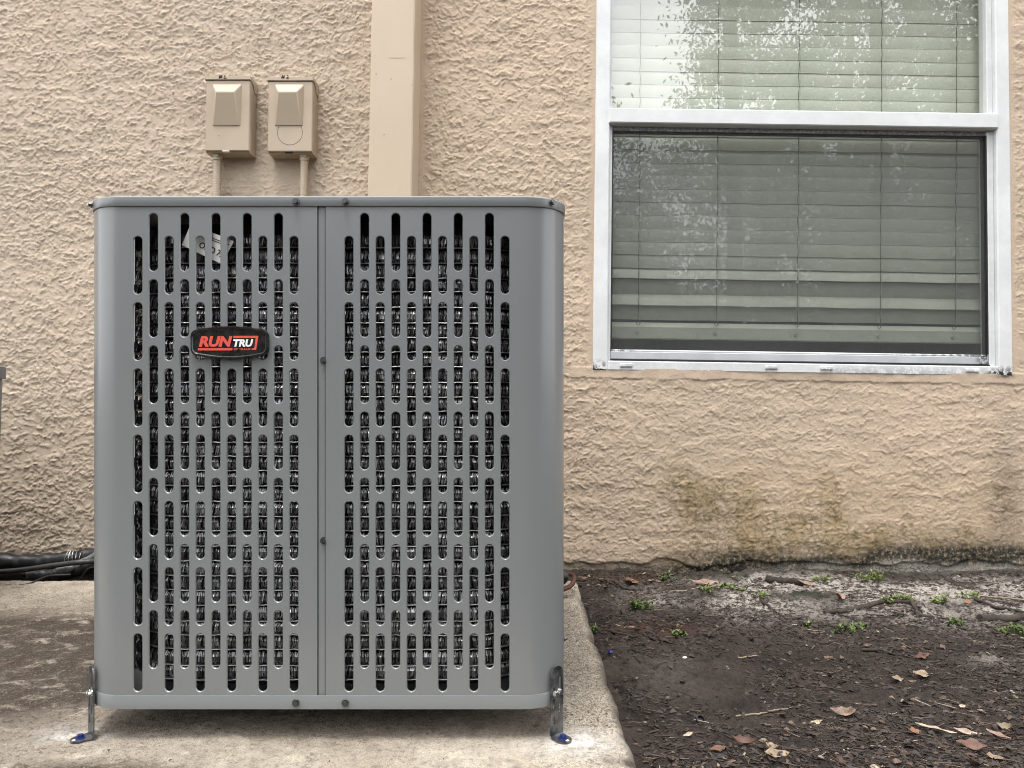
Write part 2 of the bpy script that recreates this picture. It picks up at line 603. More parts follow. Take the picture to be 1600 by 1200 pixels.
# the soil runs on under the slab, lower there
under = (GXX < 0.185) & (GXX > -2.4) & (GYY > 0.6) & (GYY < 2.17)
gz = np.where(under, -0.09, gz)
gz = np.where(GYY > 2.5, -0.05, gz)
V = np.stack([GXX.ravel(), GYY.ravel(), gz.ravel()], 1)
me = mesh_np('ground', V, grid_faces(len(gx), len(gy)))
me.shade_smooth()
sm = sand_mask(GXX, GYY)
redp = np.clip(np.exp(-((GXX - 0.36) / 0.10) ** 2 - ((GYY - 1.83) / 0.06) ** 2) + 0.8 * np.exp(-((GXX - 0.34) / 0.13) ** 2 - ((GYY - 2.33) / 0.05) ** 2), 0, 1)
moss = np.exp(-((GXX - 0.83) / 0.11) ** 2 - ((GYY - 2.10) / 0.045) ** 2) + 0.6 * np.exp(-((GYY - 2.39) / 0.03) ** 2)
set_color(me, 'stain', np.stack([(sm * (1 - np.clip(moss, 0, 1) * 0.9)).ravel(), np.clip(moss, 0, 1).ravel(), redp.ravel()], 1))
structure(link('ground', me, M['soil']))

# ================================================================== CONCRETE SLAB
px0, px1, py0, py1 = -2.3, 0.187, 0.70, 2.162
sx = np.concatenate([np.arange(px0, -1.45, 0.03), np.arange(-1.45, px1 - 0.03, 0.0055), np.linspace(px1 - 0.03, px1, 12)])
sy = np.concatenate([np.arange(py0, 0.98, 0.03), np.arange(0.98, py1 - 0.03, 0.0055), np.linspace(py1 - 0.03, py1, 12)])
SX, SY = np.meshgrid(sx, sy)
# wavy, worn edge
dr = px1 - SX
db = py1 - SY
ed = np.minimum(dr, db)
rnd = np.where(ed < 0.02, 0.02 - np.sqrt(np.clip(0.02 ** 2 - (0.02 - ed) ** 2, 0, None)), 0)
sz = (SY - D1) * tan(AL) + 0.0018 * fbm(SX * 9, SY * 9, 70, 3) + 0.0011 * fbm(SX * 60, SY * 60, 73, 3, 0.6)
pit = fbm(SX * 45, SY * 45, 76, 2)
sz = sz - 0.0022 * sst(0.45, 0.8, pit)
sz = sz - rnd
wob = 0.006 * fbm(SY * 9, SY * 0, 79, 3)
SXw = SX + wob * sst(0.06, 0.0, dr)
Vt = np.stack([SXw.ravel(), SY.ravel(), sz.ravel()], 1)
nx, ny = len(sx), len(sy)
F = grid_faces(nx, ny)
# skirt down to the soil
ring = list(range(nx)) + [j * nx + nx - 1 for j in range(1, ny)] + [(ny - 1) * nx + i for i in range(nx - 2, -1, -1)] + [j * nx for j in range(ny - 2, 0, -1)]
base = len(Vt)
Vb = Vt[ring].copy()
Vb[:, 2] = -0.12
k = len(ring)
Fs = np.array([[ring[i], base + i, base + (i + 1) % k, ring[(i + 1) % k]] for i in range(k)])
me = mesh_np('concrete_slab', np.vstack([Vt, Vb]), np.vstack([F, Fs]))
me.shade_smooth()


def g2(x, y, cx, cy, sx_, sy_, ang=0.0):
    ca, sa = cos(ang), sin(ang)
    u = (x - cx) * ca + (y - cy) * sa
    v = -(x - cx) * sa + (y - cy) * ca
    return np.exp(-(u / sx_) ** 2 - (v / sy_) ** 2)


dirt = (1.1 * g2(SX, SY, -0.98, 1.60, 0.40, 0.24, 0.25) + 0.9 * g2(SX, SY, -1.35, 1.58, 0.35, 0.28) + 0.45 * g2(SX, SY, -1.0, 1.2, 0.35, 0.25) + 0.6 * g2(SX, SY, -0.80, 1.06, 0.14, 0.05) + 0.35 * g2(SX, SY, -0.85, 1.38, 0.25, 0.08, 0.3)
        + 0.55 * g2(SX, SY, -0.30, 1.50, 0.42, 0.36)
        + 0.55 * g2(SX, SY, -0.34, 1.075, 0.20, 0.022) + 0.35 * g2(SX, SY, 0.02, 1.09, 0.08, 0.02)
        + 0.9 * g2(SX, SY, 0.173, 1.125, 0.010, 0.012) + 0.5 * g2(SX, SY, 0.145, 1.13, 0.012, 0.01)
        + 0.6 * g2(SX, SY, -0.60, 1.10, 0.12, 0.03) + 0.5 * g2(SX, SY, -0.70, 1.07, 0.1, 0.03)
        + 0.55 * sst(0.022, 0.004, dr) * (SY < 2.0) + 0.30 * g2(SX, SY, 0.05, 1.24, 0.03, 0.05))
speck = 0.9 * sst(0.20, 0.06, dr) * sst(1.05, 1.25, SY) + 0.35 + 0.4 * sst(-0.6, -0.9, SX) + 0.6 * sst(1.13, 1.05, SY + 0.02 * fbm(SX * 8, SY * 8, 81, 2))
BR = at_z(884, 1160, 0.0)
BLp = at_z(134, 1150, 0.0)
dust = 0.48 * (1.3 * g2(SX, SY, BR.x + 0.015, BR.y + 0.004, 0.045, 0.035) + 0.45 * g2(SX, SY, BR.x - 0.05, BR.y - 0.02, 0.07, 0.03)
        + 0.5 * g2(SX, SY, BR.x + 0.05, BR.y + 0.0, 0.05, 0.05)
        + 1.4 * g2(SX, SY, BLp.x - 0.01, BLp.y - 0.004, 0.050, 0.016, 0.1) + 0.4 * g2(SX, SY, BLp.x - 0.05, BLp.y + 0.02, 0.06, 0.03))
stc = np.stack([np.clip(dirt * 1.25, 0, 1).ravel(), np.clip(speck, 0, 1).ravel(), np.clip(dust, 0, 1).ravel()], 1)
set_color(me, 'stain', np.vstack([stc, stc[ring] * 0 + np.array([0.8, 0.5, 0.0])]))
structure(link('concrete_slab', me, M['concrete']))

# ================================================================== HOUSE
house = thing('house', 'tan stucco house wall with one white framed window behind the grey condenser', 'house', (0, D2, 0))


def W(px, py, off=0.0):
    """pixel -> house local point, 'off' metres in front of the wall plane"""
    p = at_y(px, py, D2 - off)
    return Vector((p.x, -off, p.z))


# window frame of reference, leaning a little as the house does in the photo
WROT = radians(0.85)
WC = W(1252, 290)
WM = Matrix.Translation(WC) @ Matrix.Rotation(WROT, 4, 'Y')
WMI = WM.inverted()


def wl_(px, py, off=0.0):
    return WMI @ W(px, py, off)


XL, XR = wl_(929, 290).x, wl_(1578, 290).x
ZT, ZB = 0.92, wl_(1252, 583).z
step = 0.0031
wx = np.arange(-1.86, 1.86, step)
wz = np.arange(-0.09, 2.05, step)
WX, WZ = np.meshgrid(wx, wz)


def stucco(x, z):
    lx = np.clip((x + 0.2) / 0.9, 0, 1)                     # 0 = left wall, 1 = right
    lx = lx * lx * (3 - 2 * lx)
    low = sst(1.0, 0.3, z) * lx
    wxn = x + 0.010 * perlin(x * 22, z * 22, 1) + 0.004 * perlin(x * 70, z * 70, 2)
    wzn = z + 0.010 * perlin(x * 22, z * 22, 3) + 0.004 * perlin(x * 70, z * 70, 4)

    jx = 0.0016 * perlin(x * 115, z * 115, 6)
    jz = 0.0016 * perlin(x * 115, z * 115, 7)
    wx2, wz2 = wxn + jx, wzn + jz
    vary = perlin(x * 2.6, z * 3.4, 8)
    left = 1 - lx
    # thin coats of render lapped over each other: a low step here and there
    lap = fbm(wx2 * 8, wz2 * 22, 5, 4, 0.55)
    st_ = sst(-0.15, -0.11, lap) + sst(0.32, 0.36, lap)
    # squiggles the hopper and the trowel left: short broken ridges
    n1 = fbm(wx2 * 21, wz2 * 33, 12, 2, 0.45)
    m1 = sst(-0.12, 0.06, perlin(x * 19 + 4, z * 26, 14) + 0.35 * vary)
    worm = (1 - sst(0.05, 0.11, np.abs(n1))) * m1
    n2_ = fbm(wx2 * 33, wz2 * 48, 17, 2, 0.45)
    m2 = sst(-0.05, 0.12, perlin(x * 30, z * 37 + 9, 19) + 0.3 * vary)
    worm2 = (1 - sst(0.06, 0.13, np.abs(n2_))) * m2
    # small flattened splashes
    sp = fbm(wx2 * 55, wz2 * 68, 23, 2, 0.5)
    lo = 0.20 + 0.06 * lx - 0.14 * vary
    blob = sst(lo, lo + 0.08, sp)
    h = st_ * 0.0009 + np.maximum(worm * (0.0015 + 0.0009 * left), worm2 * (0.0012 + 0.0007 * left)) + blob * (0.0008 + 0.0008 * left)
    return h + 0.0002 * fbm(x * 120, z * 130, 33, 2)


hgt = stucco(WX, WZ)
# smooth margins: beside the duct cover, round the window, sill band, behind the boxes
WLX = (WX - WC.x) * cos(WROT) - (WZ - WC.z) * sin(WROT)
WLZ = (WX - WC.x) * sin(WROT) + (WZ - WC.z) * cos(WROT)
wob = 0.006 * fbm(WX * 14, WZ * 14, 50, 2)
SB = 0.026
out_x = np.maximum(XL - WLX, WLX - XR)
near_side = sst(0.024, 0.006, out_x + wob) * (WLZ > ZB - 0.01)
in_band = (WLZ > ZB - SB + wob * 0.6) & (WLZ < ZB + 0.01) & (out_x < 0.07)
bandf = np.where(in_band, 1.0, 0.0)
cxr = W(655, 150).x
duct = sst(0.030, 0.012, np.abs(WX - cxr + 0.0) + wob) * (WX > cxr - 0.03)
low_amp = 1 - 0.55 * g2(WX, WZ, W(410, 262).x, W(410, 262).z, 0.16, 0.07)
hgt = hgt * low_amp
hgt = hgt * (1 - near_side) * (1 - duct * 0.9)
hgt = np.where(in_band, 0.0034 + 0.0012 * fbm(WX * 20, WZ * 20, 52, 2), hgt)
hgt = hgt + 0.004 * fbm(WX * 2.2, WZ * 2.2, 55, 2)
# broken foot of the render coat
foot = 0.030 + 0.020 * fbm(WX * 6, WZ * 0, 57, 3)
hgt = hgt - 0.006 * sst(foot + 0.004, foot - 0.004, WZ)
cxm, czm = (WLX[:-1, :-1] + WLX[1:, 1:]) / 2, (WLZ[:-1, :-1] + WLZ[1:, 1:]) / 2
keep = ~((cxm > XL + 0.006) & (cxm < XR - 0.006) & (czm > ZB + 0.006) & (czm < ZT - 0.006))
V = np.stack([WX.ravel(), -hgt.ravel(), WZ.ravel()], 1)
# stains
alg = (0.95 * g2(WX, WZ, W(1135, 800).x, W(1135, 800).z, 0.14, 0.09, -0.5) + 0.6 * g2(WX, WZ, W(1060, 765).x, W(1060, 765).z, 0.07, 0.10)
       + 0.7 * g2(WX, WZ, W(1250, 840).x, W(1250, 840).z, 0.12, 0.07) + 0.55 * g2(WX, WZ, W(1560, 780).x, W(1560, 780).z, 0.06, 0.10)
       + 0.9 * g2(WX, WZ, W(1505, 845).x, W(1505, 845).z, 0.025, 0.06) + 0.85 * g2(WX, WZ, W(1340, 850).x, W(1340, 850).z, 0.62, 0.065) + 0.55 * g2(WX, WZ, W(1300, 770).x, W(1300, 770).z, 0.55, 0.12) + 0.6 * g2(WX, WZ, W(1420, 830).x, W(1420, 830).z, 0.02, 0.08) + 0.6 * g2(WX, WZ, W(1300, 800).x, W(1300, 800).z, 0.03, 0.12)
       + 0.65 * sst(0.14, 0.02, WZ) * sst(0.35, 0.6, WX) + 0.25 * sst(0.12, 0.0, WZ) * (WX < -1))
zz = WZ - 0.022 * fbm(WX * 5, WZ * 2, 62, 3)
mil = 0.95 * sst(0.115, 0.03, zz) * sst(0.35, 0.75, WX) + 0.55 * sst(0.05, 0.01, zz) * (WX > 0.1) \
    + 0.9 * g2(WX, WZ, W(1500, 880).x, W(1500, 870).z, 0.18, 0.055) + 0.55 * g2(WX, WZ, W(1370, 875).x, W(1370, 875).z, 0.05, 0.05) \
    + 0.45 * g2(WX, WZ, W(1575, 780).x, W(1575, 780).z, 0.06, 0.22) + 0.20 * g2(WX, WZ, W(1100, 800).x, W(1100, 800).z, 0.12, 0.06) \
    + 0.9 * g2(WX, WZ, W(1570, 588).x, W(1570, 588).z, 0.03, 0.008)
dst = 0.85 * sst(0.05, 0.015, zz) * sst(0.75, 1.0, WX)
stc = np.clip(np.stack([alg.ravel(), mil.ravel(), dst.ravel()], 1), 0, 1)
Vc, Fc, sc_ = compact(V, grid_faces(len(wx), len(wz), keep), stc)
me = mesh_np('wall', Vc, Fc)
me.shade_smooth()
set_color(me, 'stain', sc_)
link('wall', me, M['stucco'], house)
# the rest of the facade beyond the finely modelled field
mb = MB()
x0, x1, z0, z1 = wx[0], wx[-1], wz[0], wz[-1]
mb.span(-7, x0, 0.004, 0.15, -0.1, 2.7)
mb.span(x1, 7, 0.004, 0.15, -0.1, 2.7)
mb.span(x0, x1, 0.004, 0.15, z1, 2.7)
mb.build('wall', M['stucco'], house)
# dim room behind the window
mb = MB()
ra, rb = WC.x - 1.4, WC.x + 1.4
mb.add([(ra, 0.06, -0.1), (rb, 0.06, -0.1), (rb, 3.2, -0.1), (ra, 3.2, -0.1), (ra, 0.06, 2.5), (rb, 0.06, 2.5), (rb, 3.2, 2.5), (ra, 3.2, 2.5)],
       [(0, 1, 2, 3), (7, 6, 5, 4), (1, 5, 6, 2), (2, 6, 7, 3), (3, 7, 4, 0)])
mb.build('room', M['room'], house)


# ---- window: frame (part) with sashes, panes, screen (sub-parts)
def wbox(mb_, xa, xb, ya, yb, za, zb, bev=0.0015):
    """box with softened front edges; ya = front (smaller y), yb = back"""
    b = bev
    lp = [[(xa, yb, za), (xb, yb, za), (xb, yb, zb), (xa, yb, zb)],
          [(xa, ya + b, za), (xb, ya + b, za), (xb, ya + b, zb), (xa, ya + b, zb)],
          [(xa + b, ya, za + b), (xb - b, ya, za + b), (xb - b, ya, zb - b), (xa + b, ya, zb - b)]]
    mb_.loft(lp, True, True)


def grime(me, f):
    g = np.array([f(v.co.x, v.co.z) for v in me.vertices], np.float32)
    set_color(me, 'grime', np.stack([g, g, g], 1))


def split_long(me, n):
    import bmesh
    bm = bmesh.new()
    bm.from_mesh(me)
    for ax in (0, 2):
        lo = min(v.co[ax] for v in bm.verts)
        hi = max(v.co[ax] for v in bm.verts)
        if hi - lo < 0.2:
            continue
        no = [0, 0, 0]
        no[ax] = 1
        for i in range(1, n):
            co = [0, 0, 0]
            co[ax] = lo + (hi - lo) * i / n
            bmesh.ops.bisect_plane(bm, geom=bm.verts[:] + bm.edges[:] + bm.faces[:], plane_co=co, plane_no=no)
    bm.to_mesh(me)
    bm.free()


XLi, XRi = wl_(952, 290).x, wl_(1556, 290).x          # inner edges of the outer frame
ZBi = wl_(1252, 568).z
MRT, MRB = wl_(1252, 175).z, wl_(1252, 198).z         # meeting rail
YF = -0.002                                           # frame face just proud of the wall plane
mb = MB()
wbox(mb, XL, XLi, YF - 0.004, 0.056, ZB, ZT, 0.004)
wbox(mb, XRi, XR, YF - 0.004, 0.056, ZB, ZT, 0.004)
wbox(mb, XLi - 0.001, XRi + 0.001, YF - 0.003, 0.056, ZB, ZBi, 0.003)
wbox(mb, XLi - 0.001, XRi + 0.001, YF - 0.003, 0.056, ZT - 0.05, ZT, 0.003)
mw = mb.mesh('window')
split_long(mw, 40)
grime(mw, lambda x, z: 0.95 * float(sst(ZB + 0.014, ZB, z)) * (0.05 + 0.4 * (x > 0.1)) + (1.0 if (x < XL + 0.04 and z < ZB + 0.02) else 0) + (1.0 if (x > XR - 0.09 and z < ZB + 0.015) else 0) + 0.35 * float(sst(ZBi - 0.004, ZBi, z)) * (z < ZBi + 0.004) + 0.03)
window = link('window', mw, M['vinyl'], house)
window.matrix_local = WM
window['label'] = 'white vinyl single hung window with a screened lower sash'


def wpart(name, mb_, mat_, gr=None, n=1):
    me_ = mb_.mesh(name)
    if gr is not None:
        if n > 1:
            split_long(me_, n)
        grime(me_, gr)
    return link(name, me_, mat_, window)


# inner side tracks
SXL, SXR = wl_(957, 290).x, wl_(1546, 290).x
for a, b in ((XLi, SXL), (SXR, XRi)):
    mb = MB()
    wbox(mb, a + 0.0005, b - 0.0005, 0.010, 0.054, ZBi + 0.0005, MRB - 0.002, 0.002)
    wpart('side_track', mb, M['vinyl'], lambda x, z: 0.05)
for a, b in ((XLi, wl_(955, 290).x), (wl_(1547, 290).x, XRi)):
    mb = MB()
    wbox(mb, a + 0.0005, b, 0.012, 0.054, MRT + 0.002, ZT - 0.051, 0.002)
    wpart('upper_stop', mb, M['vinyl'], lambda x, z: 0.05)
# meeting rail, with the shadow gap strip below it
mb = MB()
wbox(mb, wl_(950, 290).x, wl_(1557, 290).x, -0.014, 0.05, MRB, MRT, 0.003)
wpart('meeting_rail', mb, M['vinyl'], lambda x, z: 0.02)
mb = MB()
wbox(mb, SXL + 0.001, SXR - 0.001, 0.020, 0.045, MRB - 0.014, MRB - 0.0005, 0.001)
wpart('rail_lip', mb, M['vinyl_grey'], lambda x, z: 0.5, 30)
mb = MB()
wbox(mb, SXL + 0.0005, SXR - 0.0005, 0.026, 0.040, MRT + 0.0005, MRT + 0.007, 0.001)
wpart('glazing_bead', mb, M['vinyl_grey'], lambda x, z: 0.5, 30)
# bottom rail of lower sash
ZS0, ZS1 = wl_(1252, 565).z, wl_(1252, 549).z
mb = MB()
wbox(mb, SXL + 0.0005, SXR - 0.0005, 0.012, 0.045, ZS0, ZS1 - 0.008, 0.002)
wpart('bottom_rail', mb, M['vinyl_grey'], lambda x, z: 0.03 + (0.75 if x > SXR - 0.03 else 0), 50)
mb = MB()
wbox(mb, SXL + 0.001, SXR - 0.001, 0.020, 0.045, ZS1 - 0.0075, ZS1, 0.003)
wpart('rail_ledge', mb, M['vinyl'], lambda x, z: 0.75 * (0.08 + float(sst(SXL + 0.16, SXL, x)) + float(sst(SXR - 0.5, SXR, x))), 60)
mb = MB()
mb.span(SXL + 0.0005, SXR - 0.0005, 0.006, 0.03, ZBi + 0.0002, ZS0 - 0.0005)
wpart('seal', mb, M['gasket'])
mb = MB()
mb.span(SXL + 0.0005, SXL + 0.004, 0.012, 0.04, ZS1, MRB - 0.016)
mb.span(SXR - 0.005, SXR - 0.0005, 0.012, 0.04, ZS1, MRB - 0.016)
mb.span(SXL + 0.004, SXR - 0.005, 0.024, 0.04, MRB - 0.019, MRB - 0.0145)
wpart('seal', mb, M['gasket'])
for i, pxw in enumerate((978, 1204, 1290, 1517)):
    c0 = wl_(pxw, 575.5 - (pxw - 1252) * 0.0 + 0)
    mb = MB()
    wbox(mb, c0.x - 0.020, c0.x + 0.020, -0.010, -0.004, (ZB + ZBi) / 2 - 0.004, (ZB + ZBi) / 2 + 0.006, 0.0015)
    wpart('weep_cover', mb, M['vinyl'], lambda x, z: 0.3)
# panes and screen
mb = MB()
mb.add([(SXL - 0.003, 0.032, MRT - 0.004), (SXR + 0.003, 0.032, MRT - 0.004), (SXR + 0.003, 0.032, ZT - 0.045), (SXL - 0.003, 0.032, ZT - 0.045)], [(0, 1, 2, 3)])
p = wpart('glass_pane', mb, M['glass'])
mb = MB()
mb.add([(SXL - 0.003, 0.048, ZS0), (SXR + 0.003, 0.048, ZS0), (SXR + 0.003, 0.048, MRB + 0.004), (SXL - 0.003, 0.048, MRB + 0.004)], [(0, 1, 2, 3)])
p = wpart('glass_pane', mb, M['glass'])
mb = MB()
mb.add([(SXL + 0.001, 0.022, ZS1 - 0.004), (SXR - 0.001, 0.022, ZS1 - 0.004), (SXR - 0.001, 0.022, MRB - 0.012), (SXL + 0.001, 0.022, MRB - 0.012)], [(0, 1, 2, 3)])
wpart('insect_screen', mb, M['screen'])

# ---- blind inside, hanging behind the glass (its own thing)
blind = thing('window_blind', 'closed cream horizontal slat blind hanging inside the white window', 'blind')
BM = Matrix.Translation((0, D2, 0)) @ WM
blind.matrix_world = BM
YB = 0.092


def bl(px, py):
    """pixel -> blind local, on the blind's plane"""
    y = D2 + YB
    for _ in range(3):
        q = BM.inverted() @ at_y(px, py, y)
    return q


bx0, bx1 = bl(950, 300).x - 0.03, bl(1539, 300).x
pitch = (bl(1252, 103).z - bl(1252, 405).z) / 15.0 * (302 / 302.0)
pitch = (bl(1252, 110).z - bl(1252, 406.5).z) / 14.47


def slat_mesh(tilt, wdt=0.0505, flat=False):
    us = [0.0, 0.04, 0.2, 0.4, 0.6, 0.8, 1.0]
    n = 6
    prof = []
    for i in range(n + 1):
        u = (us[i] - 0.5) * wdt
        bow = 0.0022 * (1 - (2 * us[i] - 1) ** 2)
        # u runs from the outer-lower edge to the inner-upper edge, bow faces outdoors
        lip = 0.0
        prof.append((u * cos(tilt) - (bow + lip) * sin(tilt), u * sin(tilt) + (bow + lip) * cos(tilt)))
    top = prof
    bot = [(y_ + 0.0028 * sin(tilt), z_ - 0.0028 * cos(tilt)) for y_, z_ in prof]
    loop = top + bot[::-1]
    nseg = 14
    loops = []
    for k_ in range(nseg + 1):
        x = bx0 + (bx1 - bx0) * k_ / nseg
        sag = 0.0010 * sin(k_ * 1.9)
        loops.append([(x, y_, z_ + sag) for y_, z_ in loop])
    m_ = MB()
    m_.loft(loops, True, True)
    ms_ = m_.mesh('slat', 50)
    ms_.materials.append(M['slat'])
    ms_.materials.append(M['slat_edge'])
    nl_ = len(loop)
    if radians(80) < tilt < radians(90):
        for fc in ms_.polygons:
            if fc.index < nseg * nl_ and fc.index % nl_ == 0:
                fc.material_index = 1
    return ms_


sl_closed = slat_mesh(radians(86))
zlow = bl(1252, 411).z
nsl = int((0.93 - zlow) / pitch)
rs = random.Random(3)
for i in range(nsl):
    o = link('slat', sl_closed, M['slat'], blind)
    o.location = (rs.uniform(-0.002, 0.002), YB + rs.uniform(-0.001, 0.001), zlow + i * pitch)
    o.rotation_euler = (rs.uniform(-0.03, 0.03), rs.uniform(-0.0009, 0.0009), 0)
for pyc, tl in ((430.5, 60), (451.5, 104), (472, 60), (491.5, 104)):
    o = link('slat', slat_mesh(radians(tl), 0.0505 if tl > 60 else 0.046), M['slat'], blind)
    q = bl(1252, pyc)
    o.location = (0, YB + (0.006 if tl > 60 else -0.004), q.z)
zr0, zr1 = bl(1252, 534).z, bl(1252, 507).z
mb = MB()
loops = []
for x in np.linspace(bx0, bx1, 8):
    loops.append([(x, YB - 0.012, zr0), (x, YB - 0.014, zr0 + 0.004), (x, YB - 0.014, zr1 - 0.018), (x, YB + 0.006, zr1), (x, YB + 0.026, zr1), (x, YB + 0.026, zr0)])
mb.loft(loops, True, True)
mb.build('blind_rail', M['slat'], blind)
for pc in (997, 1118, 1243, 1371, 1487):
    q0, q1 = bl(pc - 2, 515), bl(pc + 2, 0)
    mb = MB()
    n = 70
    pts = []
    for i in range(n + 1):
        f = i / n
        wv = 0.0012 * sin(i * 1.7 + pc)
        pts.append((q0.x + (q1.x - q0.x) * f + wv, YB - 0.0275, zr1 + (0.90 - zr1) * f))
    mb.tube(pts, 0.0011, 5)
    mb.build('ladder_cord', M['cord'], blind)
    mb = MB()
    mb.tube([(p_[0] + 0.004 + 0.0006 * sin(i * 0.6), p_[1] - 0.001, p_[2]) for i, p_ in enumerate(pts)], 0.0007, 4)
    mb.build('ladder_string', M['cord_pale'], blind)
    mb = MB()
    mb.cyl((q0.x - 0.001, YB - 0.0135, (zr0 + zr1) / 2 - 0.008), (0, -1, 0), 0.007, 0.004, 14, 0.005)
    mb.build('rail_button', M['cord_pale'], blind)
    mb = MB()
    lp = [(q0.x + 0.014 * sin(a * 1.3) * (1 - a / 9), YB - 0.018 - 0.004 * cos(a * 2), zr1 - 0.004 + 0.008 * sin(a * 2.1)) for a in np.linspace(0, 6, 22)]
    mb.tube(lp, 0.0007, 4)
    mb.build('cord_end', M['cord'], blind)

# ================================================================== DUCT COVER on the wall
yc = D2 - 0.13
pL, pR = at_y(577, 150, yc), at_y(645, 150, yc)
cover = thing('wall_chase', 'smooth tan boxed cover running up the stucco wall right of the electrical boxes', 'pipe cover', ((pL.x + pR.x) / 2, D2, 0))
hw = (pR.x - pL.x) / 2
mb = MB()
loops = []
for i, z in enumerate(np.linspace(-0.02, 2.7, 60)):
    lean = (z - 1.4) * 0.012 + 0.0006 * sin(i * 1.3)
    b = 0.004
    loops.append([(-hw + lean, 0.01, z), (-hw + lean, -0.13 + b, z), (-hw + b + lean, -0.13, z), (hw - b + lean, -0.13, z), (hw + lean, -0.13 + b, z), (hw + lean + 0.004, 0.01, z)])
mb.loft(loops, True, True)
mb.build('cover_box', M['tan'], cover, 30)
q = at_y(621, 90, yc)
mb = MB()
mb.tube([(q.x - cover.location.x - 0.025, -0.130, q.z), (q.x - cover.location.x + 0.025, -0.130, q.z)], 0.0012, 6, True)
mb.build('paint_ridge', M['tan'], cover, 60)
for pxs, pys in ((588, 115), (611, 123), (643, 131), (600, 210)):
    q = at_y(pxs, pys, yc)
    mb = MB()
    mb.cyl((q.x - cover.location.x, -0.1285, q.z), (0, -1, 0), 0.003, 0.003, 8, 0.0015)
    mb.build('paint_drip', M['tan'], cover, 60)

